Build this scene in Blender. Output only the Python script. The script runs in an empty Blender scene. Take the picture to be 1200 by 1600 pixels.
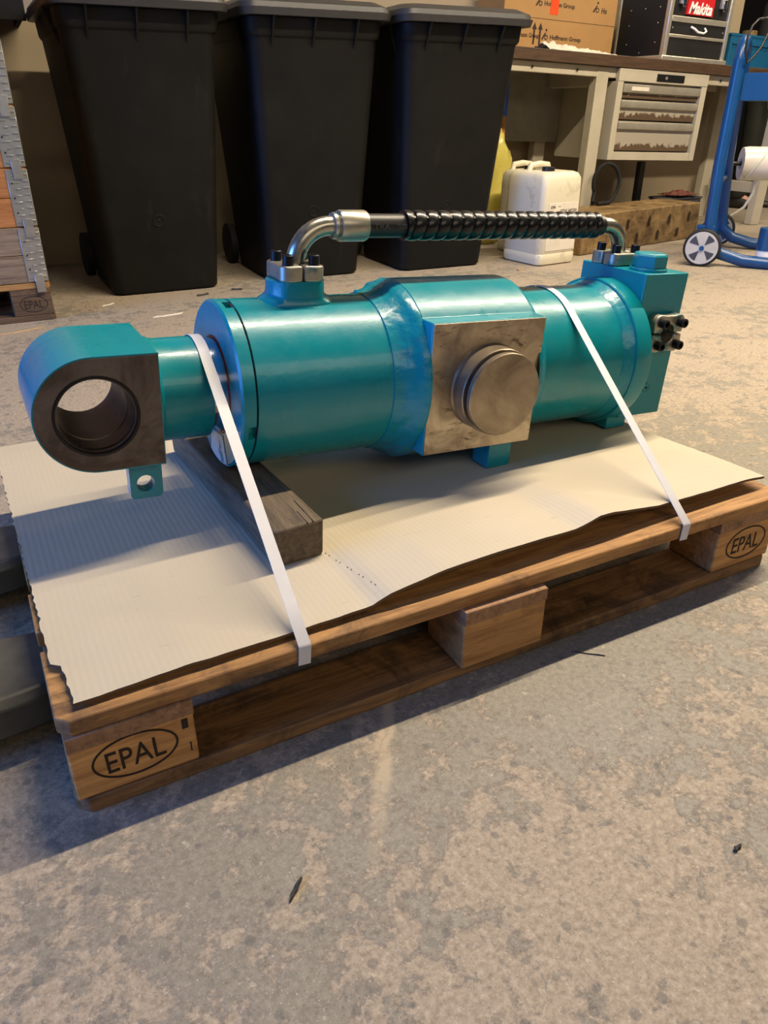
import bpy, bmesh, math, random
from mathutils import Matrix, Vector, noise as mnoise
random.seed(7)
D = bpy.data
SC = bpy.context.scene
COL = SC.collection
PI = math.pi

# ------------------------------------------------------------------ camera
cam_d = D.cameras.new('camera'); cam = D.objects.new('camera', cam_d); COL.objects.link(cam)
CR = ((0.88212911, -0.47100429, 0.00178614), (-0.22034026, -0.41601405, -0.88225987), (0.41629124, 0.77787356, -0.47075931))
cm = Matrix((CR[0], [-a for a in CR[1]], [-a for a in CR[2]])).transposed().to_4x4()
cm.translation = (0.02532598, -0.70896303, 0.73590971)
cam.matrix_world = cm
cam_d.sensor_fit = 'VERTICAL'; cam_d.sensor_height = 36.0; cam_d.lens = 36.0 * 1180 / 1600
cam_d.clip_start = 0.02; cam_d.clip_end = 60
SC.camera = cam

# ------------------------------------------------------------------ world, lights, exposure
w = D.worlds.new('world'); SC.world = w; w.use_nodes = True
bg = w.node_tree.nodes['Background']
bg.inputs[0].default_value = (0.62, 0.66, 0.80, 1); bg.inputs[1].default_value = 0.035

def area_light(name, loc, target, sx, sy, power, color):
    l = D.lights.new(name, 'AREA'); l.shape = 'RECTANGLE'; l.size = sx; l.size_y = sy
    l.energy = power; l.color = color
    o = D.objects.new(name, l); COL.objects.link(o); o.location = loc
    d = (Vector(target) - Vector(loc)).normalized()
    z = -d
    x = Vector((1, 0, 0)) if abs(d.x) < 0.9 else Vector((0, 1, 0))
    y = z.cross(x).normalized(); x = y.cross(z)
    m = Matrix((x, y, z)).transposed().to_4x4(); m.translation = loc
    o.matrix_world = m
    return o
WARM = (1.0, 0.84, 0.62)
area_light('ceiling_tube_light', (2.8, 0.80, 3.0), (2.8, 0.80, 0), 4.2, 0.06, 175, WARM)
area_light('room_fill_light', (1.5, -4.2, 3.1), (1.2, -2.6, 0), 5.0, 1.6, 38, WARM)  # added soft fill, stands in for the lit room in front
area_light('ceiling_tube_light', (5.6, 2.6, 3.2), (5.6, 2.6, 0), 2.5, 0.12, 40, WARM)
area_light('gate_daylight', (-4.2, 0.6, 1.5), (0.3, 0.3, 0.2), 3.0, 2.4, 185, (0.11, 0.32, 1.0))
SC.view_settings.view_transform = 'Standard'
SC.view_settings.look = 'None'
SC.view_settings.gamma = 1.0
SC.view_settings.use_curve_mapping = False
SC.view_settings.exposure = 0.75

# ------------------------------------------------------------------ material helpers
class NT:
    def __init__(self, name):
        self.m = D.materials.new(name); self.m.use_nodes = True
        self.t = self.m.node_tree; self.b = self.t.nodes['Principled BSDF']
        self.tc = self.t.nodes.new('ShaderNodeTexCoord')
    def n(self, typ, ins=None, **kw):
        nd = self.t.nodes.new(typ)
        for k, v in kw.items(): setattr(nd, k, v)
        for k, v in (ins or {}).items():
            if hasattr(v, 'is_output') or isinstance(v, bpy.types.NodeSocket): self.t.links.new(v, nd.inputs[k])
            else: nd.inputs[k].default_value = v
        return nd
    def coord(self, scale=(1, 1, 1), rnd=False):
        src = self.tc.outputs['Object']
        if rnd:
            oi = self.n('ShaderNodeObjectInfo')
            mul = self.n('ShaderNodeMath', {0: oi.outputs['Random'], 1: 37.0}, operation='MULTIPLY')
            src = self.n('ShaderNodeVectorMath', {0: src, 1: mul.outputs[0]}, operation='ADD').outputs[0]
        return self.n('ShaderNodeMapping', {'Vector': src, 'Scale': scale}).outputs[0]
    def noise(self, vec, scale, detail=4, rough=0.55, dist=0.0):
        return self.n('ShaderNodeTexNoise', {'Vector': vec, 'Scale': scale, 'Detail': detail, 'Roughness': rough, 'Distortion': dist}).outputs['Fac']
    def ramp(self, fac, stops, interp='LINEAR'):
        r = self.n('ShaderNodeValToRGB', {'Fac': fac}); cr = r.color_ramp; cr.interpolation = interp
        while len(cr.elements) < len(stops): cr.elements.new(0.5)
        for e, (p, c) in zip(cr.elements, stops):
            e.position = p; e.color = (c, c, c, 1) if isinstance(c, (int, float)) else (*c, 1)
        return r.outputs['Color']
    def mix(self, fac, a, b, mode='MIX'):
        nd = self.n('ShaderNodeMix', data_type='RGBA', blend_type=mode)
        for i, v in ((0, fac), (6, a), (7, b)):
            if isinstance(v, bpy.types.NodeSocket): self.t.links.new(v, nd.inputs[i])
            else: nd.inputs[i].default_value = v if i == 0 else (*v, 1)
        return nd.outputs[2]
    def set(self, **kw):
        for k, v in kw.items():
            k = k.replace('_', ' ')
            s = self.b.inputs[k]
            if isinstance(v, bpy.types.NodeSocket): self.t.links.new(v, s)
            else: s.default_value = (*v, 1) if isinstance(v, tuple) and s.type == 'RGBA' else v
        return self
    def bump(self, h, strength=0.3, dist=0.002):
        b = self.n('ShaderNodeBump', {'Height': h, 'Strength': strength, 'Distance': dist})
        self.t.links.new(b.outputs[0], self.b.inputs['Normal']); return self
def srgb(r, g, b):
    f = lambda c: ((c / 255 + 0.055) / 1.055) ** 2.4 if c > 10 else c / 255 / 12.92
    return (f(r), f(g), f(b))

M = {}
def simple(name, col, rough=0.5, metal=0.0, var=0.12, scale=14, bump=0.0, bscale=60, **kw):
    t = NT(name); v = t.coord(rnd=True)
    f = t.noise(v, scale, 5)
    c = t.mix(t.ramp(f, [(0.3, 0.0), (0.7, 1.0)]), tuple(x * (1 - var) for x in col), tuple(min(1, x * (1 + var)) for x in col))
    t.set(Base_Color=c, Roughness=rough, Metallic=metal, **kw)
    if bump: t.bump(t.noise(v, bscale, 3), bump, 0.001)
    M[name] = t.m; return t.m

# glossy turquoise machine paint
t = NT('teal_paint'); v = t.coord()
f = t.noise(v, 7, 4)
t.set(Base_Color=t.mix(f, srgb(0, 122, 136), srgb(4, 140, 152)), Roughness=t.ramp(t.noise(v, 22, 3), [(0.3, 0.24), (0.75, 0.40)]))
t.set(Coat_Weight=0.22, Coat_Roughness=0.07, Specular_IOR_Level=0.4)
hb = t.n('ShaderNodeMath', {0: t.noise(v, 120, 2, 0.5), 1: 0.5, 2: t.noise(v, 16, 3)}, operation='MULTIPLY_ADD').outputs[0]
t.bump(hb, 0.16, 0.0022); t.t.links.new(t.b.inputs['Normal'].links[0].from_socket, t.b.inputs['Coat Normal']); M['teal'] = t.m
t = NT('teal_weld'); v = t.coord()
t.set(Base_Color=t.mix(t.noise(v, 9), srgb(0, 120, 138), srgb(3, 138, 154)), Roughness=0.30, Coat_Weight=0.15, Coat_Roughness=0.1, Specular_IOR_Level=0.4)
t.bump(t.noise(v, 70, 3, 0.6), 0.45, 0.003); M['teal_weld'] = t.m
t = NT('paint_worn'); v = t.coord()
t.set(Base_Color=t.mix(t.ramp(t.noise(v, 30, 4), [(0.56, 0), (0.60, 1)]), srgb(205, 215, 214), srgb(10, 120, 150)), Roughness=0.4); M['paint_worn'] = t.m
# machined bare steel, stained
t = NT('bare_steel'); v = t.coord()
f1 = t.noise(v, 14, 6, 0.65, 0.8); f2 = t.noise(t.coord((3, 3, 14)), 6, 4, 0.6, 1.0)
c = t.mix(t.ramp(f1, [(0.35, 0), (0.72, 1)]), srgb(196, 182, 158), srgb(126, 111, 94))
c = t.mix(t.ramp(f2, [(0.58, 0), (0.70, 0.75)]), c, srgb(60, 48, 38))
t.set(Base_Color=c, Metallic=0.82, Roughness=t.ramp(f1, [(0.3, 0.30), (0.7, 0.48)])); t.bump(t.noise(v, 90, 3), 0.08, 0.0008); M['steel'] = t.m
t = NT('pin_steel'); v = t.coord(); f1 = t.noise(v, 9, 5, 0.6, 0.8)
t.set(Base_Color=t.mix(t.ramp(f1, [(0.38, 0), (0.72, 1)]), srgb(172, 158, 136), srgb(108, 95, 80)), Metallic=0.85, Roughness=t.ramp(f1, [(0.3, 0.30), (0.7, 0.42)])); M['pin_steel'] = t.m
t = NT('dark_oiled_steel'); v = t.coord()
f1 = t.noise(v, 11, 6, 0.65, 1.2)
c = t.mix(t.ramp(f1, [(0.40, 0), (0.72, 1)]), srgb(76, 66, 60), srgb(122, 112, 104))
t.set(Base_Color=c, Metallic=0.7, Roughness=t.ramp(f1, [(0.3, 0.36), (0.7, 0.55)])); M['dark_steel'] = t.m
simple('chrome', srgb(205, 205, 210), 0.12, 1.0, 0.05)
t = NT('zinc'); v = t.coord(); f1 = t.noise(v, 40, 5, 0.6)
t.set(Base_Color=t.mix(f1, srgb(150, 146, 132), srgb(205, 200, 182)), Metallic=0.92, Roughness=t.ramp(f1, [(0.3, 0.20), (0.75, 0.40)])); M['zinc'] = t.m
t = NT('zinc_overspray'); v = t.coord(); f1 = t.noise(v, 40, 5, 0.6)
c = t.mix(f1, srgb(140, 134, 120), srgb(200, 194, 176))
c = t.mix(t.ramp(t.noise(v, 26, 3), [(0.52, 0), (0.62, 0.8)]), c, srgb(30, 120, 132))
t.set(Base_Color=c, Metallic=0.75, Roughness=0.36); M['zinc_teal'] = t.m
simple('black_bolt', srgb(26, 25, 26), 0.38, 0.5)
simple('rubber', srgb(30, 29, 28), 0.42, 0.0, 0.15)
simple('guard_plastic', srgb(17, 17, 17), 0.27, 0.0, 0.1)
simple('print_grey', srgb(82, 80, 76), 0.6)
simple('red_seal', srgb(120, 24, 28), 0.4)
simple('black_void', (0.004, 0.004, 0.004), 0.9)

def wood(name, c1, c2, c3, rough=0.7, stain=(0.62, 0.72), grain=(2.0, 26, 26)):
    t = NT(name); v = t.coord(grain, rnd=True); v2 = t.coord((1, 1, 1), rnd=True)
    f = t.noise(v, 3.2, 8, 0.72, 0.5)
    c = t.mix(t.ramp(f, [(0.34, 0), (0.64, 1)]), c1, c2)
    s = t.ramp(t.noise(v2, 9, 6, 0.7, 0.7), [(stain[0], 0), (stain[1], 0.8)])
    c = t.mix(s, c, c3)
    oi = t.n('ShaderNodeObjectInfo')
    hv = t.n('ShaderNodeHueSaturation', {'Color': c, 'Value': t.n('ShaderNodeMapRange', {'Value': oi.outputs['Random'], 'To Min': 0.82, 'To Max': 1.12}).outputs[0]})
    t.set(Base_Color=hv.outputs[0], Roughness=rough); t.bump(f, 0.5, 0.0018); M[name] = t.m
wood('pallet_wood', srgb(124, 86, 46), srgb(186, 140, 84), srgb(78, 56, 38), stain=(0.54, 0.70))
wood('pallet_block', srgb(150, 104, 58), srgb(200, 152, 92), srgb(92, 64, 42), stain=(0.58, 0.74))
wood('shaded_dirty_wood', srgb(98, 72, 45), srgb(154, 114, 70), srgb(54, 42, 33), stain=(0.47, 0.62))  # bottom boards: dirt, with the shade under the deck darkened into the colour
wood('stringer_wood', srgb(120, 88, 60), srgb(168, 128, 92), srgb(84, 64, 48), stain=(0.56, 0.72))
wood('grey_wood', srgb(96, 80, 64), srgb(140, 122, 102), srgb(60, 50, 42))
wood('dark_pallet_wood', srgb(74, 56, 40), srgb(108, 84, 60), srgb(44, 34, 28))
wood('sleeper_wood', srgb(62, 51, 40), srgb(112, 95, 72), srgb(30, 25, 20), grain=(26, 2.5, 26))
wood('orange_board', srgb(150, 94, 46), srgb(180, 120, 66), srgb(110, 70, 38))
wood('bench_top', srgb(60, 42, 28), srgb(88, 64, 42), srgb(40, 30, 22), rough=0.55)
simple('brand_ink', srgb(38, 26, 16), 0.8, 0, 0.3, 80)

# white-topped corrugated cardboard
t = NT('cardboard_sheet'); v = t.coord()
wv = t.n('ShaderNodeTexWave', {'Vector': v, 'Scale': 36.0, 'Distortion': 0.3, 'Detail': 1.0}, bands_direction='X').outputs['Fac']
f = t.noise(v, 5, 4)
c = t.mix(f, srgb(176, 165, 143), srgb(192, 181, 159))
c = t.mix(t.ramp(t.noise(t.coord((1, 6, 1)), 26, 3), [(0.66, 0), (0.74, 0.35)]), c, srgb(146, 134, 112))
t.set(Base_Color=c, Roughness=0.62); t.bump(wv, 0.20, 0.0008); M['card'] = t.m
simple('card_edge', srgb(96, 76, 54), 0.8)
simple('strap_white', srgb(206, 206, 210), 0.45, 0, 0.03, 40, 0.1, 300)

# worn painted concrete
t = NT('concrete'); v = t.coord()
big = t.noise(v, 2.2, 4, 0.6, 0.5); mid = t.noise(v, 21, 10, 0.76, 0.3); fine = t.noise(v, 120, 6, 0.75); grit = t.noise(v, 420, 3, 0.6)
yg = t.n('ShaderNodeSeparateXYZ', {'Vector': v})
s = t.n('ShaderNodeMath', {0: big, 1: 0.36}, operation='MULTIPLY').outputs[0]
s = t.n('ShaderNodeMath', {0: mid, 1: 0.64, 2: s}, operation='MULTIPLY_ADD').outputs[0]
# the old floor coating survives best in a band along the pallet and is worn off elsewhere
wear = t.ramp(t.n('ShaderNodeMapRange', {'Value': yg.outputs[1], 'From Min': -0.6, 'From Max': 1.0}).outputs[0], [(0.10, 0.0), (0.22, 0.35), (0.30, 1.0), (0.55, 0.9), (0.80, 0.30), (1.0, 0.15)])
wx = t.ramp(t.n('ShaderNodeMapRange', {'Value': yg.outputs[0], 'From Min': -0.4, 'From Max': 1.2}).outputs[0], [(0.18, 0.35), (0.45, 1.0)])
wear = t.n('ShaderNodeMath', {0: wear, 1: wx}, operation='MULTIPLY').outputs[0]
s = t.n('ShaderNodeMath', {0: wear, 1: 0.085, 2: s}, operation='MULTIPLY_ADD').outputs[0]
patch = t.ramp(s, [(0.530, 0), (0.568, 0.9)])
bare = t.mix(t.ramp(fine, [(0.32, 0), (0.68, 1)]), srgb(122, 110, 94), srgb(176, 162, 142))
film = t.mix(t.ramp(fine, [(0.32, 0), (0.70, 1)]), srgb(105, 101, 91), srgb(141, 135, 122))
c = t.mix(patch, bare, film)
c = t.mix(t.ramp(t.noise(v, 38, 7, 0.78), [(0.61, 0), (0.64, 0.65)]), c, srgb(186, 172, 152))
vo = t.n('ShaderNodeTexVoronoi', {'Vector': v, 'Scale': 62.0, 'Randomness': 1.0})
cell = t.n('ShaderNodeSeparateColor', {'Color': vo.outputs['Color']}).outputs[0]
peb = t.n('ShaderNodeMath', {0: t.ramp(cell, [(0.86, 0), (0.88, 1)]), 1: t.ramp(vo.outputs['Distance'], [(0.28, 0.6), (0.42, 0.0)])}, operation='MULTIPLY').outputs[0]
c = t.mix(peb, c, srgb(98, 95, 90))
c = t.mix(t.ramp(t.noise(v, 24, 6, 0.75, 0.3), [(0.63, 0), (0.655, 0.55)]), c, srgb(96, 92, 85))
c = t.mix(t.ramp(grit, [(0.64, 0), (0.70, 0.7)]), c, srgb(210, 200, 184))
c = t.mix(t.ramp(grit, [(0.30, 0.6), (0.37, 0.0)]), c, srgb(74, 70, 64))
# pale crack repair line running towards the pallet
ln = t.n('ShaderNodeMath', {0: yg.outputs[0], 1: t.n('ShaderNodeMath', {0: yg.outputs[1], 1: 0.62, 2: 0.412}, operation='MULTIPLY_ADD').outputs[0]}, operation='SUBTRACT').outputs[0]
ln = t.n('ShaderNodeMath', {0: t.noise(v, 24, 4), 1: 0.03, 2: ln}, operation='MULTIPLY_ADD').outputs[0]
ln = t.n('ShaderNodeMath', {0: ln, 1: 0.015}, operation='SUBTRACT').outputs[0]
ln = t.n('ShaderNodeMath', {0: ln}, operation='ABSOLUTE').outputs[0]
gate = t.ramp(t.n('ShaderNodeMapRange', {'Value': yg.outputs[1], 'From Min': -0.40, 'From Max': 0.1}).outputs[0], [(0.32, 0), (0.60, 0.75), (0.96, 0.75), (1.0, 0.0)])
lf = t.n('ShaderNodeMath', {0: t.ramp(ln, [(0.006, 1), (0.014, 0)]), 1: gate}, operation='MULTIPLY').outputs[0]
c = t.mix(lf, c, srgb(176, 160, 134))
t.set(Base_Color=c, Roughness=t.ramp(patch, [(0, 0.75), (1, 0.58)]))
hgt = t.n('ShaderNodeMath', {0: grit, 1: 0.4, 2: t.n('ShaderNodeMath', {0: patch, 1: 0.6}, operation='MULTIPLY').outputs[0]}, operation='MULTIPLY_ADD').outputs[0]
t.bump(hgt, 0.5, 0.0016); M['concrete'] = t.m

simple('wall_paint', srgb(160, 145, 119), 0.85, 0, 0.06, 3, 0.1, 80)
simple('dark_wall', srgb(40, 38, 38), 0.9)
t = NT('bin_plastic'); v = t.coord(rnd=True); f = t.noise(v, 6, 5, 0.6)
c = t.mix(t.ramp(f, [(0.35, 0), (0.75, 1)]), srgb(11, 11, 10), srgb(20, 19, 16))
c = t.mix(t.ramp(t.noise(t.coord((3, 3, 0.8), rnd=True), 5, 5, 0.65), [(0.60, 0), (0.74, 0.5)]), c, srgb(40, 37, 31))
t.set(Base_Color=c, Roughness=0.58, Specular_IOR_Level=0.22); t.bump(t.noise(v, 220, 2), 0.12, 0.0006); M['bin'] = t.m
simple('bin_lid', srgb(48, 48, 48), 0.42, 0, 0.12, 20, 0.1, 200)
simple('tyre', srgb(18, 18, 18), 0.7)
simple('bench_paint', srgb(178, 170, 150), 0.5, 0, 0.06, 8)
simple('bench_grey', srgb(132, 128, 116), 0.55)
t = NT('worn_drawer'); v = t.coord()
sp = t.n('ShaderNodeSeparateXYZ', {'Vector': v})
e = t.n('ShaderNodeMath', {0: t.noise(t.coord((13, 1, 9)), 2.0, 5, 0.75), 1: 0.12, 2: sp.outputs[2]}, operation='MULTIPLY_ADD').outputs[0]
c = t.mix(t.ramp(t.n('ShaderNodeMapRange', {'Value': e, 'From Min': 0.0, 'From Max': 0.1}).outputs[0], [(0.92, 1), (0.95, 0)]), srgb(164, 156, 138), srgb(88, 70, 52))
t.set(Base_Color=c, Roughness=0.5); M['worn_drawer'] = t.m
simple('handle_alu', srgb(168, 162, 146), 0.4, 0.5)
simple('black_plastic', srgb(20, 20, 20), 0.4)
simple('case_black', srgb(24, 23, 22), 0.55)
simple('case_alu', srgb(205, 198, 180), 0.35, 0.7, 0.06)
simple('red_print', srgb(190, 24, 30), 0.5)
simple('white_print', srgb(236, 230, 224), 0.5)
simple('carton', srgb(166, 126, 74), 0.75, 0, 0.06, 8, 0.15, 40)
simple('carton_print', srgb(42, 28, 20), 0.7)
simple('orange_tape', srgb(226, 76, 24), 0.45)
simple('white_paper', srgb(210, 202, 186), 0.7, 0, 0.08, 20)
simple('crate_blue', srgb(20, 92, 132), 0.45, 0, 0.08)
simple('trolley_blue', srgb(14, 66, 116), 0.32, 0, 0.08, 8)
simple('wheel_grey', srgb(178, 176, 172), 0.5)
simple('wheel_dark', srgb(58, 60, 66), 0.5)
simple('blue_cap', srgb(20, 84, 190), 0.4)
t = NT('film_roll'); t.set(Base_Color=srgb(226, 220, 206), Roughness=0.28, Subsurface_Weight=0.2); M['film'] = t.m
t = NT('jerry_plastic'); v = t.coord(); 
c = t.mix(t.ramp(t.noise(v, 9, 5, 0.65), [(0.56, 0), (0.72, 0.55)]), srgb(210, 202, 176), srgb(136, 122, 96))
t.set(Base_Color=c, Roughness=0.42, Subsurface_Weight=0.25, Subsurface_Radius=(0.02, 0.015, 0.01)); M['jerry'] = t.m
t = NT('yellow_bag'); v = t.coord(); f = t.noise(v, 12, 4, 0.6, 1.5)
t.set(Base_Color=t.mix(f, srgb(176, 160, 40), srgb(216, 204, 120)), Roughness=0.22); M['yellow_bag'] = t.m
t = NT('parcel_wrap'); v = t.coord(); f = t.noise(v, 12, 7, 0.72, 0.4)
c = t.mix(t.ramp(f, [(0.36, 0), (0.66, 1)]), srgb(92, 72, 46), srgb(160, 132, 88))
t.set(Base_Color=c, Roughness=0.42); t.bump(t.noise(v, 22, 5, 0.6, 2.0), 0.6, 0.008); M['parcel'] = t.m
simple('parcel_mark', srgb(52, 38, 26), 0.5)
t = NT('galvanised'); v = t.coord(rnd=True); f = t.noise(v, 26, 4)
t.set(Base_Color=t.mix(f, srgb(150, 150, 150), srgb(205, 204, 200)), Metallic=0.85, Roughness=0.36); M['galv'] = t.m
t = NT('fork_steel'); v = t.coord(); f = t.noise(v, 9, 6, 0.65)
t.set(Base_Color=t.mix(t.ramp(f, [(0.35, 0), (0.7, 1)]), srgb(66, 64, 56), srgb(104, 100, 88)), Metallic=0.2, Roughness=0.42); M['fork'] = t.m
simple('cloth_black', srgb(22, 22, 24), 0.85, 0, 0.2, 12, 0.5, 20)
simple('cloth_dark_green', srgb(34, 36, 30), 0.8, 0, 0.2, 12, 0.5, 20)
simple('shoe_leather', srgb(36, 33, 32), 0.5)
simple('skin', srgb(196, 146, 120), 0.55, 0, 0.05)
simple('hair_brown', srgb(60, 42, 30), 0.7)
simple('splinter', srgb(178, 146, 104), 0.8)
simple('dark_bit', srgb(52, 50, 44), 0.8)
simple('red_rag', srgb(92, 44, 32), 0.7)

# ------------------------------------------------------------------ mesh helpers
class MB:
    def __init__(s, m=None): s.v = []; s.f = []; s.m = m or Matrix()
    def add(s, vs, fs):
        o = len(s.v); s.v += [tuple(s.m @ Vector(a)) for a in vs]; s.f += [tuple(i + o for i in q) for q in fs]; return s
    def box(s, x0, x1, y0, y1, z0, z1):
        return s.add([(x0, y0, z0), (x1, y0, z0), (x1, y1, z0), (x0, y1, z0), (x0, y0, z1), (x1, y0, z1), (x1, y1, z1), (x0, y1, z1)],
                     [(3, 2, 1, 0), (4, 5, 6, 7), (0, 1, 5, 4), (1, 2, 6, 5), (2, 3, 7, 6), (3, 0, 4, 7)])
    def loft(s, rings, cap0=True, cap1=True, closed=True):
        n = len(rings[0]); vs = [p for r in rings for p in r]; fs = []
        for i in range(len(rings) - 1):
            for j in range(n if closed else n - 1):
                k = (j + 1) % n
                fs.append((i * n + j, i * n + k, (i + 1) * n + k, (i + 1) * n + j))
        if cap0: fs.append(tuple(range(n - 1, -1, -1)))
        if cap1: fs.append(tuple((len(rings) - 1) * n + j for j in range(n)))
        return s.add(vs, fs)
    def lathe(s, prof, axis='X', c=(0, 0, 0), seg=48, cap0=True, cap1=True):
        # prof: (position along axis, radius)
        rings = []
        for a, r in prof:
            ring = []
            for j in range(seg):
                t = 2 * PI * j / seg; u, v = r * math.cos(t), r * math.sin(t)
                p = {'X': (a, u, v), 'Y': (v, a, u), 'Z': (u, v, a)}[axis]
                ring.append((p[0] + c[0], p[1] + c[1], p[2] + c[2]))
            rings.append(ring)
        return s.loft(rings, cap0, cap1)
    def tube(s, path, r, seg=12, cap=True, closed=False):
        P = [Vector(p) for p in path]; n = len(P); rings = []; up = None
        for i in range(n):
            if closed: d = P[(i + 1) % n] - P[i - 1]
            else: d = P[min(i + 1, n - 1)] - P[max(i - 1, 0)]
            d.normalize()
            if up is None:
                a = Vector((0, 0, 1)) if abs(d.z) < 0.9 else Vector((0, 1, 0)); up = (a - d * a.dot(d)).normalized()
            else: up = (up - d * up.dot(d)).normalized()
            sd = d.cross(up); rr = r(i / (n - 1)) if callable(r) else r
            rings.append([tuple(P[i] + (up * math.cos(2 * PI * j / seg) + sd * math.sin(2 * PI * j / seg)) * rr) for j in range(seg)])
        if closed: rings.append(rings[0]); cap = False
        return s.loft(rings, cap, cap)
    def prism(s, poly, lo, hi, axis='Y'):
        def P(a, b, h): return {'Y': (a, h, b), 'Z': (a, b, h), 'X': (h, a, b)}[axis]
        return s.loft([[P(a, b, lo) for a, b in poly], [P(a, b, hi) for a, b in poly]])

def link_mesh(name, vs, fs, mat, parent=None, smooth=None, bevel=0, bseg=2, kind=None):
    me = D.meshes.new(name); me.from_pydata(vs, [], fs); me.update()
    bm = bmesh.new(); bm.from_mesh(me); bmesh.ops.recalc_face_normals(bm, faces=bm.faces); bm.to_mesh(me); bm.free()
    o = D.objects.new(name, me); COL.objects.link(o)
    if mat: me.materials.append(M[mat])
    if parent: o.parent = parent
    if smooth is not None or bevel:
        for p in me.polygons: p.use_smooth = True
        me.set_sharp_from_angle(angle=math.radians(smooth if smooth else 30))
    if bevel:
        b = o.modifiers.new('bevel', 'BEVEL'); b.width = bevel; b.segments = bseg; b.limit_method = 'ANGLE'; b.angle_limit = math.radians(40)
        b.harden_normals = False
    if kind: o['kind'] = kind
    return o
def obj(name, mb, mat, parent=None, smooth=None, bevel=0, bseg=2, kind=None):
    return link_mesh(name, mb.v, mb.f, mat, parent, smooth, bevel, bseg, kind)
def empty(name, loc, rot=(0, 0, 0)):
    o = D.objects.new(name, None); COL.objects.link(o); o.location = loc; o.rotation_euler = rot; o.empty_display_size = 0.1; return o
def tag(o, label, cat, group=None):
    o['label'] = label; o['category'] = cat
    if group: o['group'] = group
    return o
def copy_tree(o, parent=None):
    c = o.copy(); COL.objects.link(c)
    if parent: c.parent = parent
    for ch in list(o.children): copy_tree(ch, c)
    return c
def rrect(w, d, r, n=5, cx=0, cy=0):
    out = []
    for qx, qy, a0 in ((1, 1, 0), (-1, 1, PI / 2), (-1, -1, PI), (1, -1, 1.5 * PI)):
        for i in range(n + 1):
            a = a0 + PI / 2 * i / n
            out.append((cx + qx * (w / 2 - r) + r * math.cos(a), cy + qy * (d / 2 - r) + r * math.sin(a)))
    return out
def text(body, name, mat, parent, width, matrix, depth=0.0004, height=None, shear=0.0, bold=0.0):
    cu = D.curves.new('t', 'FONT'); cu.body = body; cu.size = 1; cu.align_x = 'CENTER'; cu.align_y = 'CENTER'; cu.shear = shear
    cu.resolution_u = 3; cu.offset = bold
    to = D.objects.new('t', cu); COL.objects.link(to)
    dg = bpy.context.evaluated_depsgraph_get()
    me = D.meshes.new_from_object(to.evaluated_get(dg)); D.objects.remove(to)
    xs = [v.co.x for v in me.vertices]; ys = [v.co.y for v in me.vertices]
    sx = width / (max(xs) - min(xs)); sy = sx if height is None else height / (max(ys) - min(ys))
    cx, cy = (max(xs) + min(xs)) / 2, (max(ys) + min(ys)) / 2
    vs = [((v.co.x - cx) * sx, (v.co.y - cy) * sy) for v in me.vertices]; fs = [tuple(p.vertices) for p in me.polygons]
    n = len(vs); V = [(a, b, 0) for a, b in vs] + [(a, b, depth) for a, b in vs]
    ec = {}
    for q in fs:
        for i in range(len(q)):
            k = (q[i], q[(i + 1) % len(q)]); ec[k] = 1
    F = [tuple(reversed(q)) for q in fs] + [tuple(i + n for i in q) for q in fs]
    F += [(a, b, b + n, a + n) for (a, b) in ec if (b, a) not in ec]
    D.meshes.remove(me); D.curves.remove(cu)
    return link_mesh(name, [tuple(matrix @ Vector(p)) for p in V], F, mat, parent)
def facing_front(x, y, z, rot=0.0):   # text plane looking towards -y
    return Matrix.Translation((x, y, z)) @ Matrix.Rotation(rot, 4, 'Y') @ Matrix.Rotation(PI / 2, 4, 'X')
def structure(o): o['kind'] = 'structure'; return o
def wavybox(L, Wd, H, nx=10, amp=0.0012, cham=None, seed=0):
    """worn board: length along x, slightly uneven edges; cham = (left corner cut, right corner cut) at the y=0 side"""
    rings = []
    for i in range(nx + 1):
        x = L * i / nx; e = lambda k: amp * mnoise.noise(Vector((i * 0.7 + seed * 3.1, k * 5.3, seed)))
        y0 = 0.0
        rings.append([(x, y0 + e(0), 0), (x, Wd + e(1), 0), (x, Wd + e(2), H + e(3)), (x, Wd * 0.5, H + e(5) * 0.4), (x, y0 + e(4) + 0.0012, H + e(6)), (x, y0 + e(7), H - 0.002 + e(6))])
    return rings

# ------------------------------------------------------------------ setting
o = obj('floor', MB().box(-7, 12, -7, 9, -0.1, 0), 'concrete'); structure(o)
o = obj('wall_back', MB().box(-7, 5.36, 3.80, 3.98, 0, 4.2), 'wall_paint'); structure(o)
o = obj('wall_far', MB().box(-7, 12, 7.0, 7.2, 0, 4.2), 'dark_wall'); structure(o)

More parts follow.
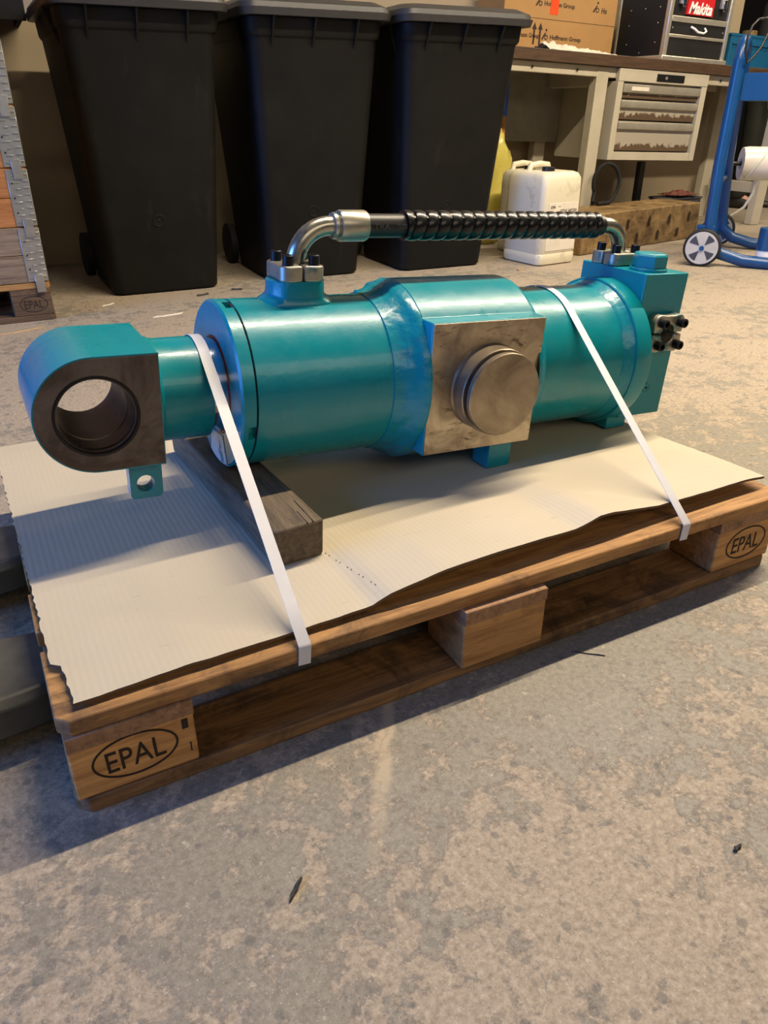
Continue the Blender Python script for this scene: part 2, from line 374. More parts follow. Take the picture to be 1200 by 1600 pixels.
# ------------------------------------------------------------------ pallet
def board(name, parent, L, Wd, H, loc, mat, rotz=0.0, seed=0, amp=0.0013, cut=0.0):
    mb = MB(); rings = wavybox(L, Wd, H, 14, amp, seed=seed); mb.loft(rings)
    if cut:
        vs = []
        for (x, y, z) in mb.v:
            vs.append((x, y, z))
        mb.v = vs
    o = obj(name, mb, mat, parent, bevel=0.0012, bseg=1); o.location = loc; o.rotation_euler.z = rotz
    return o
def cut_board(name, parent, L, Wd, H, loc, mat, cut, sides, seed):
    """outer board whose outside corners are sawn off; sides: 'lo' cuts the y=0 corners, 'hi' the y=Wd corners"""
    c = cut
    poly = [(0, 0), (L, 0), (L, Wd), (0, Wd)]
    if sides == 'lo': base = [(c, 0)] + [(c + (L - 2 * c) * i / 12, 0.0013 * mnoise.noise(Vector((i * .9, seed, 0)))) for i in range(1, 12)] + [(L - c, 0), (L, c), (L, Wd), (0, Wd), (0, c)]
    else: base = [(0, 0), (L, 0), (L, Wd - c), (L - c, Wd)] + [(L - c - (L - 2 * c) * i / 12, Wd + 0.0013 * mnoise.noise(Vector((i * .9, seed, 0)))) for i in range(1, 12)] + [(c, Wd), (0, Wd - c)]
    mb = MB().prism(base, 0, H, 'Z')
    o = obj(name, mb, mat, parent, bevel=0.0022, bseg=2); o.location = loc; return o

def make_pallet(root, wood_m, block_m, brand=True):
    n = 0
    for y, wd in ((0, .145), (.186, .100), (.3275, .145), (.514, .100), (.655, .145)):
        n += 1
        if y == 0: cut_board('deck_board', root, 1.2, wd, .022, (0, y, .122), wood_m, .014, 'lo', n)
        elif y == .655: cut_board('deck_board', root, 1.2, wd, .022, (0, y, .122), wood_m, .014, 'hi', n)
        else: board('deck_board', root, 1.2 - .004 * (n % 2), wd, .022, (.002 * (n % 2), y, .122), wood_m, 0, n)
    for x, ys in ((0.004, -.003), (.5275, -.012), (1.0525, .002)):
        o = board('stringer_board', root, .796, .1435, .022, (x + .1435, ys, .100), 'stringer_wood', PI / 2, 11 + x)
    for x in (0.003, .5275, 1.0525):
        for y, d in ((.003, .097), (.3275, .145), (.700, .097)):
            b = MB().box(0, .1445, 0, d, 0, .078)
            o = obj('corner_block' if x != .5275 and y != .3275 else 'block', b, block_m, root, bevel=0.003, bseg=2)
            o.location = (x, y if not (x == .5275 and y < .1) else -.009, .022)
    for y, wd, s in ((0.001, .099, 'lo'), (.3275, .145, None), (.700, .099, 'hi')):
        if s: cut_board('bottom_board', root, 1.2, wd, .0218, (0, y, 0), 'shaded_dirty_wood', .014, s, 30 + y)
        else: board('bottom_board', root, 1.2, wd, .0218, (0, y, 0), 'shaded_dirty_wood', 0, 33)
    if brand:
        for cx, cz, rot in ((.0755, .0655, -.02), (1.128, .0655, 0.0)):
            text('EPAL', 'brand_lettering', 'brand_ink', root, .068, facing_front(cx, .0032, cz - .001, rot), .0008, .031, bold=0.004)
            mb = MB(); N = 48; rings = []
            for k in range(N):
                a = 2 * PI * k / N
                rings.append([(cx + (.0475 + d) * math.cos(a), yy, cz + (.0285 + d) * math.sin(a)) for d, yy in ((0, .0032), (.0026, .0032), (.0026, .0022), (0, .0022))])
            rings.append(rings[0]); mb.loft(rings, False, False)
            obj('brand_oval', mb, 'brand_ink', root)

pal = empty('euro_pallet', (0, 0, 0))
tag(pal, 'wooden pallet on the floor carrying the turquoise cylinder and a cardboard sheet', 'pallet')
make_pallet(pal, 'pallet_wood', 'pallet_block')
for q in ((.132, .1395, .0022, .0032, .078, .0925), (.1385, .1400, .0022, .0032, .040, .054)):   # burnt marks beside the left brand
    obj('brand_mark', MB().box(*q), 'brand_ink', pal)

# ------------------------------------------------------------------ cardboard sheet
PX = [(-.05, .1475), (.025, .148), (.157, .152), (.271, .150), (.40, .152), (.43, .162), (.515, .173), (.60, .175), (.692, .174), (.753, .172), (.80, .183), (.825, .182), (.926, .168), (1.0, .166), (1.06, .165), (1.14, .165), (1.2, .160)]
def prof(x):
    for (a, za), (b, zb) in zip(PX, PX[1:]):
        if x <= b: 
            t = (x - a) / (b - a); t = max(0, t); return za + (zb - za) * t
    return PX[-1][1]
def card_z(x, y):
    t = min(1, max(0, (y - .03) / .33)); t = t * t * (3 - 2 * t)
    base = .1475 + 0.0009 * (1 + mnoise.noise(Vector((x * 4, y * 4, 0))))
    return base + (max(prof(x), base) - base) * (1 - t)
def left_x(y):
    j = .0035 * mnoise.noise(Vector((y * 90, 1, 0))) + .003 * mnoise.noise(Vector((y * 230, 7, 0)))
    b = .026 - .006 * min(1, y / .09) if y < .095 else .010 - .02 * (y - .095)
    return b + j
def front_y(x): return .016 + .022 * min(1, max(0, x / 1.1)) + .0016 * mnoise.noise(Vector((x * 30, 3, 0)))
NX, NY = 120, 90
vs = []; fs = []
for j in range(NY + 1):
    for i in range(NX + 1):
        u, t_ = i / NX, j / NY
        y = .016 + (.862 - .016) * t_
        xl = left_x(y); xr = 1.186 - .012 * t_ + .0012 * mnoise.noise(Vector((y * 60, 9, 0)))
        x = xl + (xr - xl) * u
        yy = y + (front_y(x) - .016) * (1 - t_)
        vs.append((x, yy, card_z(x, yy) if yy < .80 else card_z(x, .80) - (yy - .80) * .12))
n0 = len(vs); TH = .0045
vs += [(a, b, c + TH) for a, b, c in vs]
row = NX + 1
for j in range(NY):
    for i in range(NX):
        a = j * row + i
        fs.append((a + n0, a + 1 + n0, a + row + 1 + n0, a + row + n0)); fs.append((a, a + row, a + row + 1, a + 1))
card = link_mesh('cardboard_sheet', vs, fs, 'card', None, smooth=40)
tag(card, 'large cream corrugated cardboard sheet with a torn edge lying on the pallet', 'cardboard')
ev = []; ef = []
def rim(ids):
    k = len(ev)
    for a in ids: ev.extend([vs[a], vs[a + n0]])
    for q in range(len(ids) - 1): ef.append((k + 2 * q, k + 2 * q + 2, k + 2 * q + 3, k + 2 * q + 1))
rim(list(range(row))); rim([j * row for j in range(NY + 1)]); rim([j * row + NX for j in range(NY + 1)]); rim([NY * row + i for i in range(row)])
link_mesh('corrugated_edge', ev, ef, 'card_edge', card)
mb = MB()   # perforation marks along the fold
for k in range(16):
    x = .398 + .0016 * k; y = .195 - .0092 * k
    z = card_z(x, y) + TH
    if k % 3 != 1: mb.box(x - .0006, x + .0006, y - .0018, y + .0014, z - .001, z + .0004)
obj('perforation', mb, 'card_edge', card)

# ------------------------------------------------------------------ dark timber under the cylinder
bl = MB()
rings = []
for k in range(14):
    t_ = k / 13; y = .172 + (.66 - .172) * t_; xc = .3605 - .024 * t_
    e = lambda q: .0018 * mnoise.noise(Vector((k * .8, q * 4.4, 2)))
    zb = .1545; zt = .2142
    rings.append([(xc - .038 + e(0), y, zb), (xc + .038 + e(1), y + .004, zb), (xc + .0405 + e(2), y + .004, zt + e(3) * .3), (xc + .010 + e(4), y + .002, zt + e(5) * .3), (xc - .0405 + e(6), y, zt + e(7) * .3)])
bl.loft(rings)
tim = obj('timber_beam', bl, 'sleeper_wood', None, bevel=.005, bseg=3)
tag(tim, 'dark weathered square timber lying across the cardboard under the cylinder', 'timber')
mb = MB(); mb.box(.383, .3845, .1722, .250, .2138, .2145); mb.box(.374, .3752, .1722, .215, .2138, .2145)
obj('drying_crack', mb, 'black_void', tim)

# ------------------------------------------------------------------ hydraulic cylinder
TH_ = math.radians(3.6)
ZZ = Vector((math.sin(TH_), 0, math.cos(TH_))); AX = Vector((math.cos(TH_), 0, -math.sin(TH_)))
OO = Vector((0, .44, 0)) + ZZ * .3675
cyl = empty('hydraulic_cylinder', OO, (0, TH_, 0))
tag(cyl, 'large turquoise hydraulic cylinder with a bare steel eye strapped to the pallet', 'cylinder')
RT = .1315
# rod eye
EC, ER, EH, ET = .1165, .0835, .0555, .094
def dshape(R, right, n=40):
    out = []
    for k in range(n + 1):
        a = PI / 2 + PI * k / n; out.append((EC + R * math.cos(a), R * math.sin(a)))
    for q in range(1, 6): out.append((EC + (right - EC) * q / 5, -R))
    for q in range(1, 8): out.append((right, -R + 2 * R * q / 8))
    for q in range(0, 5): out.append((right - (right - EC) * q / 5, R))
    return out
def ring_plate(mb, outer, r_in, y0, y1):
    inner = []
    for a, b in outer:
        l = math.hypot(a - EC, b); inner.append((EC + (a - EC) / l * r_in, b / l * r_in))
    P = lambda L, y: [(a, y, b) for a, b in L]
    rings = [P(outer, y0), P(outer, y1), P(inner, y1), P(inner, y0), P(outer, y0)]
    return mb.loft(rings, False, False)
eye = obj('rod_eye', ring_plate(MB(), dshape(ER, .206), EH, -ET, ET), 'teal', cyl, smooth=35, bevel=.002)
obj('eye_face', ring_plate(MB(), dshape(ER - .0022, .2045), EH + .0002, -ET - .0012, -ET + .002), 'dark_steel', cyl, smooth=35)
mb = MB()
pr_ = [(-ET + .003, EH + .0006), (-ET + .003, EH - .0035), (-ET + .007, EH - .0035), (-ET + .0072, EH - .0008), (-ET + .012, EH - .0008), (-ET + .0122, EH - .0045), (-.05, EH - .0048), (-.049, EH - .002), (-.044, EH - .002), (-.043, EH - .0048), (.043, EH - .0048), (ET - .012, EH - .0045), (ET - .003, EH - .003), (ET - .003, EH + .0006)]
mb.lathe(pr_, 'Y', (EC, 0, 0), 64, False, False)
obj('bushing', mb, 'dark_steel', cyl, smooth=25)
obj('seal_ring', MB().lathe([(-ET - .0018, EH + .0030), (-ET - .0024, EH + .0018), (-ET - .0018, EH - .0012), (-ET + .004, EH - .0016)], 'Y', (EC, 0, 0), 64, False, False), 'black_bolt', cyl, smooth=40)
# eye tab with a hole
mb = MB(); N = 32; tcx, tcz = .178, -.121
outer = [(.155, -.078), (.155, -.140), (.160, -.145), (.198, -.145), (.203, -.140), (.203, -.078)]
def seg_pts(P, per):
    out = []
    for i in range(len(P)):
        a, b = P[i], P[(i + 1) % len(P)]
        for k in range(per): out.append((a[0] + (b[0] - a[0]) * k / per, a[1] + (b[1] - a[1]) * k / per))
    return out
op = seg_pts(outer, 6); ip = []
for a, b in op:
    l = math.hypot(a - tcx, b - tcz); ip.append((tcx + (a - tcx) / l * .0132, tcz + (b - tcz) / l * .0132))
P = lambda L, y: [(a, y, b) for a, b in L]
mb.loft([P(op, -.071), P(op, -.045), P(ip, -.045), P(ip, -.071), P(op, -.071)], False, False)
obj('eye_tab', mb, 'teal', cyl, smooth=35, bevel=.001)
# rod
mb = MB(); mb.lathe([(.200, .0815), (.211, .0815), (.214, .0785), (.288, .0785), (.2885, .0775)], 'X', seg=64)
obj('rod_shank', mb, 'teal', cyl, smooth=35)
obj('chrome_rod', MB().lathe([(.287, .0745), (.345, .0745)], 'X', seg=64), 'chrome', cyl, smooth=35)
# gland
rings = []; NG = 360; slots = (10, 108, 190, 280)
def slot(j):   # angle measured from the top towards the viewer's side
    a = j * 360.0 / NG
    return any(abs((a - (90 - q) + 180) % 360 - 180) < 4.6 for q in [-x for x in slots])
for a, r, cutable in ((.335, .0765, 0), (.314, .0765, 0), (.312, .0785, 0), (.312, .128, 0), (.3155, .1318, 0), (.3228, .1318, 0), (.3230, .1318, 1), (.3345, .1318, 1), (.3345, .1285, 1), (.3375, .1285, 0)):
    rings.append([(a, (min(r, .1225) if cutable and slot(j) else r) * math.cos(2 * PI * j / NG), (min(r, .1225) if cutable and slot(j) else r) * math.sin(2 * PI * j / NG)) for j in range(NG)])
gl = obj('gland', MB().loft(rings, False, False), 'teal', cyl, smooth=35)
obj('gland_groove', MB().lathe([(.334, .1292), (.338, .1292)], 'X', seg=96, cap0=False, cap1=False), 'black_void', cyl, smooth=35)
obj('wiper_seal', MB().lathe([(.316, .0740), (.3112, .0744), (.3108, .0772), (.314, .079)], 'X', seg=64, cap0=False, cap1=False), 'red_seal', cyl, smooth=35)
# bare patch at the lowest side of the gland where the paint rubbed off
mb = MB(); rings = []
for a in range(0, 9):
    t_ = math.radians(-112 + a * 5.0); rings.append([(.3112, math.cos(t_) * r, math.sin(t_) * r) for r in (.080, .1275)] + [(.3155, math.cos(t_) * .1322, math.sin(t_) * .1322), (.334, math.cos(t_) * .1322, math.sin(t_) * .1322)])
mb.loft(rings, False, False, closed=False)
obj('rubbed_patch', mb, 'paint_worn', cyl, smooth=35)
# barrel
obj('barrel', MB().lathe([(.3375, .129), (.338, RT), (.6, RT), (.86, RT), (1.085, RT)], 'X', seg=128), 'teal', cyl, smooth=30)
# weld seam and collar at the trunnion block
def noisy_lathe(prof, amp, seg=120, freq=7.0, seed=0.0):
    mb = MB(); rings = []
    for i, (a, r, k) in enumerate(prof):
        ring = []
        for j in range(seg):
            t_ = 2 * PI * j / seg
            rr = r + amp * k * mnoise.noise(Vector((math.cos(t_) * freq, math.sin(t_) * freq, i * .45 + seed)))
            ring.append((a + amp * .5 * k * mnoise.noise(Vector((math.cos(t_) * freq, math.sin(t_) * freq, 5 + i + seed))), rr * math.cos(t_), rr * math.sin(t_)))
        rings.append(ring)
    return mb.loft(rings, False, False)
obj('trunnion_weld', noisy_lathe([(.566, RT - .001, 0), (.5665, .1335, .2), (.578, .1345, .5), (.584, .1370, 1), (.590, .1385, .8), (.595, .1425, 1.2), (.601, .1440, .8), (.606, .1490, 1.2), (.612, .1510, .8), (.618, .1545, 1), (.624, .1545, 0)], .0034, freq=9.0), 'teal_weld', cyl, smooth=50)
obj('trunnion_weld', noisy_lathe([(.842, .1535, 0), (.853, .1530, .6), (.858, .1480, 1), (.864, .1430, 1), (.871, .1360, .8), (.874, RT - .001, 0)], .0016, seed=4), 'teal_weld', cyl, smooth=50)
# trunnion block: round body merging into flat machined faces
RB, FY, FZ = .1555, .1430, .1120
ai = math.asin(FZ / RB)
poly = [(-FY, -FZ), (-FY, FZ)]
for k in range(33): a = PI - ai - (PI - 2 * ai) * k / 32; poly.append((RB * math.cos(a), RB * math.sin(a)))
poly += [(FY, FZ), (FY, -FZ)]
for k in range(33): a = -ai - (PI - 2 * ai) * k / 32; poly.append((RB * math.cos(a), RB * math.sin(a)))
mb = MB().prism(poly, .622, .848, 'X')
obj('trunnion_block', mb, 'teal', cyl, smooth=25, bevel=.002)
obj('face_plate', MB().box(.6235, .8465, -FY - .0016, -FY + .001, -FZ + .0012, FZ - .0012), 'steel', cyl, bevel=.0006)
obj('face_plate', MB().box(.6235, .8465, FY - .001, FY + .0016, -FZ + .0012, FZ - .0012), 'steel', cyl, bevel=.0006)
PC = (.738, 0, .001)
for sg in (-1, 1):
    pf = [(0.0, .0735), (.002, .0735), (.0055, .0705), (.010, .0705), (.0105, .0722), (.0345, .0724), (.0360, .0712), (.0362, .0655), (.0435, .0655), (.0437, .0690), (.0445, .0698), (.0520, .0698), (.0535, .0686)]
    mb = MB().lathe([(sg * (FY + .0014 + a), r) for a, r in pf], 'Y', PC, 96)
    tp = obj('trunnion_pin', mb, 'pin_steel', cyl, smooth=20)
    obj('pin_groove', MB().lathe([(sg * (FY + .0378), .0662), (sg * (FY + .0446), .0662)], 'Y', PC, 64, False, False), 'black_void', tp, smooth=30)
mb = MB()
for dx, dz, r in ((-.003, -.033, .0022), (-.003, -.041, .0016)): mb.lathe([(-FY - .0546, r), (-FY - .050, r)], 'Y', (PC[0] + dx, 0, dz), 12)
obj('centre_mark', mb, 'black_void', cyl)
# support lugs under the trunnion block
for y0, y1 in ((-.130, -.082), (.082, .130)):
    obj('support_lug', MB().box(.772, .822, y0, y1, -.1630, -.10), 'teal', cyl, bevel=.002)
mb = MB().prism([(-.082, -.135), (-.060, -.118), (-.03, -.148), (.03, -.148), (.082, -.135), (.082, -.10), (-.082, -.10)], .700, .790, 'X')
obj('support_web', mb, 'teal', cyl, bevel=.002)
# rear flange, weld and end block
obj('flange_weld', noisy_lathe([(1.058, RT - .001, 0), (1.062, .1335, .4), (1.068, .1355, .8), (1.074, .1365, .8), (1.079, .1400, .7), (1.083, .1415, .3), (1.086, .1415, 0)], .0014, seed=9), 'teal_weld', cyl, smooth=50)
obj('flange', MB().lathe([(1.0815, .1300), (1.082, .1435), (1.084, .1455), (1.119, .1455), (1.1215, .1445)], 'X', seg=128), 'teal', cyl, smooth=30)
EB = (1.1215, 1.235, -.090, .088, -.118, .166)
obj('end_block', MB().box(*EB), 'teal', cyl, bevel=.002)
obj('foot', MB().box(1.098, 1.150, -.085, -.030, -.1410, -.1175), 'teal', cyl, bevel=.002)
obj('foot', MB().box(1.098, 1.150, .030, .085, -.1410, -.1175), 'teal', cyl, bevel=.002)
for z in (.083, -.085):
    for y in (-.070, .066):
        obj('end_bolt', MB().lathe([(1.2352, .009), (1.2425, .009), (1.2435, .008)], 'X', (0, y, z), 16), 'teal', cyl, smooth=35)
# plug screw on the front of the end block
pl_ = obj('plug_screw', MB().lathe([(-.090, .0105), (-.0915, .0105), (-.0917, .0085), (-.0908, .0080), (-.0908, .0), ], 'Y', (1.184, 0, -.060), 24, True, False), 'teal_weld', cyl, smooth=30)
obj('hex_socket', MB().lathe([(-.0905, .0032), (-.0912, .0032)], 'Y', (1.184, 0, -.060), 6), 'black_void', pl_)
# hex plug on top
mb = MB().lathe([(.166, .036), (.1715, .036), (.172, .0335)], 'Z', (1.168, -.047, 0), 32, True, False)
hx = obj('hex_plug', mb, 'teal', cyl, smooth=30, bevel=.0008)
obj('hex_head', MB().lathe([(.1715, .0335), (.194, .0335), (.1985, .0295)], 'Z', (1.168, -.047, 0), 6), 'teal', hx, bevel=.0012)
# port boss on top of the barrel
BC, BR = .447, .0465
mb = MB(); rings = []
surf = lambda y: math.sqrt(RT * RT - min(y * y, RT * RT * .98))
def bring(rho, fz, flat=True):
    out = []
    for k in range(64):
        a = 2 * PI * k / 64; y = rho * math.sin(a); x = rho * math.cos(a)
        if flat and y < -.036: y = -.036 - (abs(y) - .036) * .25
        out.append((BC + x, y, fz(y)))
    return out
rings = [bring(.060, lambda y: surf(y) - .003), bring(.0585, lambda y: surf(y) + .0015), bring(.0545, lambda y: surf(y) + .0040), bring(.0495, lambda y: surf(y) + .0070), bring(BR + .0005, lambda y: surf(y) + .0105), bring(BR, lambda y: surf(y) + .0125), bring(BR, lambda y: .1600), bring(BR - .0015, lambda y: .1615)]
mb.loft(rings, False, True)
obj('port_boss', mb, 'teal', cyl, smooth=38)

def clamp_half(mat, parent, M_, sgn, h=.024, rb=.0125):
    pts = []
    P_ = lambda a, b: (sgn * a, b)
    lobes = []
    pts = [P_(.0016, -.0375)]
    for k in range(9): a = -PI / 2 + PI / 2 * k / 8; pts.append(P_(.0215 + .0150 * math.cos(a), -.0250 + .0150 * math.sin(a)))
    pts += [P_(.0345, -.008), P_(.0345, .008)]
    for k in range(9): a = PI / 2 * k / 8; pts.append(P_(.0215 + .0150 * math.cos(a), .0250 + .0150 * math.sin(a)))
    pts += [P_(.0016, .0375)]
    for k in range(11): a = PI / 2 - PI * k / 10; pts.append(P_(.0016 + .0165 * math.cos(a), .0168 * math.sin(a)))
    mb = MB(M_).prism(pts, 0, h, 'Z')
    return obj('clamp_half', mb, mat, parent, smooth=30, bevel=.0028, bseg=3)
def socket_bolt(parent, M_, x, y, z0, r=.0088, h=.0155):
    mb = MB(M_).lathe([(z0, r), (z0 + h - .001, r), (z0 + h, r - .001), (z0 + h, .0052), (z0 + h - .007, .0050)], 'Z', (x, y, 0), 20, True, True)
    return obj('bolt', mb, 'black_bolt', parent, smooth=30)
def clamp(M_, mat, rot90=False):
    m = M_ @ Matrix.Rotation(PI / 2, 4, 'Z') if rot90 else M_
    for sgn in (-1, 1):
        hf = clamp_half(mat, cyl, m, sgn)
        for y in (-.0250, .0250):
            o = socket_bolt(hf, m, sgn * .0215, y, .0238)
clamp(Matrix.Translation((BC, 0, .1612)), 'zinc_teal')
EX, EY = 1.160, .034
clamp(Matrix.Translation((EX, EY, .1660)), 'zinc_teal', True)
# open port with clamp on the front of the end block
mF = Matrix.Translation((1.186, -.0900, .056)) @ Matrix.Rotation(PI / 2, 4, 'X')
clamp(mF, 'zinc_teal', True)
obj('port_bore', MB(mF).lathe([(.0004, .0165), (.003, .0165), (.003, .0135), (.0008, .0130)], 'Z', seg=32), 'dark_steel', cyl, smooth=30)
# elbows, ferrule, hose
HZ, HR = .2395, .0185
def elbow(x0, z0, x1, z1, y0, y1, r, sgn, name):
    # from the clamp upwards, bending towards the hose
    rad = abs(x1 - x0) * .80 if abs(x1 - x0) * .80 < (z1 - z0) else (z1 - z0) * .9
    pts = [(x0, y0, z0), (x0, y0, z1 - rad)]
    for k in range(1, 13):
        a = PI / 2 * k / 12; pts.append((x0 + sgn * rad * (1 - math.cos(a)), y0 + (y1 - y0) * k / 12, z1 - rad + rad * math.sin(a)))
    pts.append((x1, y1, z1))
    return obj(name, MB().tube(pts, r, 24), 'zinc', cyl, smooth=40)
elbow(BC, .164, .520, HZ, 0, .001, .0148, 1, 'elbow_pipe')
elbow(EX, .168, 1.092, HZ, EY, .0265, .0150, -1, 'elbow_pipe')
hy = lambda s_: .001 + (.0265 - .001) * max(0, (s_ - .52) / .57)
mx = Matrix.Translation((0, 0, 0))
def along(profile, seg=40):
    rings = []
    for a, r in profile: rings.append([(a, hy(a) + r * math.cos(2 * PI * j / seg), HZ + r * math.sin(2 * PI * j / seg)) for j in range(seg)])
    return MB().loft(rings)
fer = obj('ferrule', along([(.5085, .0150), (.509, .0195), (.514, .0205), (.5175, .0180), (.519, .0180), (.5200, .0228), (.523, .0238), (.5655, .0238), (.5685, .0225), (.569, .0190)]), 'zinc_teal', cyl, smooth=25)
obj('hose', along([(.560, HR), (.8, HR), (1.095, HR)]), 'rubber', cyl, smooth=40)
text('TRA', 'hose_print', 'print_grey', cyl, .030, Matrix.Translation((.591, hy(.59) - HR - .0004, HZ + .0008)) @ Matrix.Rotation(PI / 2, 4, 'X'), .0012, .008)
text('/5000', 'hose_print', 'print_grey', cyl, .020, Matrix.Translation((.628, hy(.63) - HR - .0004, HZ + .0008)) @ Matrix.Rotation(PI / 2, 4, 'X'), .0012, .0075)
# spiral guard
G0, G1, PITCH = .640, 1.078, .0243
seg = 28; nl = 12; n = int((G1 - G0) / PITCH * nl); rings = []
for i in range(n + 1):
    s_ = G0 + (G1 - G0) * i / n; ring = []
    for j in range(seg):
        t_ = 2 * PI * j / seg
        ph = ((s_ - G0) / PITCH + j / seg) % 1.0
        r = .0196 + .0048 * max(0, 1 - (2 * ph - 1) ** 2) ** .4 if ph > .04 else .0192
        ring.append((s_, hy(s_) + r * math.cos(t_), HZ + .0003 + r * math.sin(t_)))
    rings.append(ring)
obj('spiral_guard', MB().loft(rings), 'guard_plastic', cyl, smooth=60)

# ------------------------------------------------------------------ white straps
def strap(name, label, s0, xb, R, wd=.0165):
    """over the round body, down to both long edges of the pallet deck"""
    def loc2(y, z, x):
        d = Vector((x, y, z)) - OO; return d.y, d.dot(ZZ)
    Rr = R + .0012
    def tangent(y, z, sg):
        d = math.hypot(y, z); base = math.atan2(z, y); return base + sg * math.acos(Rr / d)
    fy, fz = loc2(-.0022, .1478, xb); by, bz = loc2(.8022, .1478, xb)
    aF = tangent(fy, fz, -1); aB = tangent(by, bz, 1)
    if aF < 0: aF += 2 * PI
    pts = []   # (world centre, side weight)
    front = Vector((xb, -.0022, .1478)); back = Vector((xb + .005, .8022, .1478))
    pts.append(Vector((xb - .002, -.0022, .1195))); pts.append(front + Vector((0, 0, -.002)))
    def on(a): return OO + AX * s0 + Vector((0, 1, 0)) * (Rr * math.cos(a)) + ZZ * (Rr * math.sin(a))
    pF = on(aF); pB = on(aB)
    for k in range(0, 9): pts.append(front.lerp(pF, k / 8) if k else front + Vector((0, .0015, .0008)))
    for k in range(1, 25): pts.append(on(aF + (aB - aF) * k / 24))
    for k in range(1, 9): pts.append(pB.lerp(back, k / 8))
    pts.append(Vector((xb + .005, .8022, .1195)))
    V = []; F = []
    for i, p in enumerate(pts):
        d = (pts[min(i + 1, len(pts) - 1)] - pts[max(0, i - 1)]).normalized()
        sd = (AX - d * AX.dot(d)).normalized(); nn = d.cross(sd).normalized()
        if nn.dot(p - (OO + AX * s0)) < 0: nn = -nn
        for a, b in ((-1, 0), (1, 0), (1, 1), (-1, 1)): V.append(p + sd * a * wd / 2 + nn * b * .0009)
    for i in range(len(pts) - 1):
        for j in range(4):
            k = (j + 1) % 4; F.append((i * 4 + j, i * 4 + k, i * 4 + 4 + k, i * 4 + 4 + j))
    F.append((3, 2, 1, 0)); m = len(V) - 4; F.append((m, m + 1, m + 2, m + 3))
    o = link_mesh(name, [tuple(v) for v in V], F, 'strap_white', None, smooth=50)
    return tag(o, label, 'strap', 'white packing straps')
strap('packing_strap', 'white packing strap over the cylinder rod beside the steel eye', .284, .2925, .0785)
strap('packing_strap', 'white packing strap over the barrel near the hose end block', .955, .9560, RT)

# ------------------------------------------------------------------ pallet truck forks
pt = empty('pallet_truck', (-.4, .39, 0))
tag(pt, 'grey steel pallet truck forks pushed under the pallet from the left', 'pallet truck')
for yc in (.215, .565):
    mb = MB(); rings = []
    for x, hw, zb in ((-.55, .078, .034), (.35, .078, .034), (.44, .066, .036), (.46, .05, .05)):
        rings.append([(x, yc - .39 - hw, zb), (x, yc - .39 + hw, zb), (x, yc - .39 + hw, .078), (x, yc - .39 + hw - .012, .0885), (x, yc - .39 - hw + .012, .0885), (x, yc - .39 - hw, .078)])
    mb.loft(rings)
    obj('fork', mb, 'fork', pt, bevel=.003)
    for dy in (-.03, .03): obj('load_roller', MB().lathe([(dy - .025, .036), (dy + .025, .036)], 'Y', (.30, yc - .39, .0365), 24), 'tyre', pt, smooth=30)
obj('fork_bridge', MB().box(-.68, -.53, -.262, .262, .05, .32), 'fork', pt, bevel=.01)
for y in (-.06, .06): obj('steer_wheel', MB().lathe([(y - .025, .09), (y + .025, .09)], 'Y', (-.75, 0, .09), 32), 'tyre', pt, smooth=30)

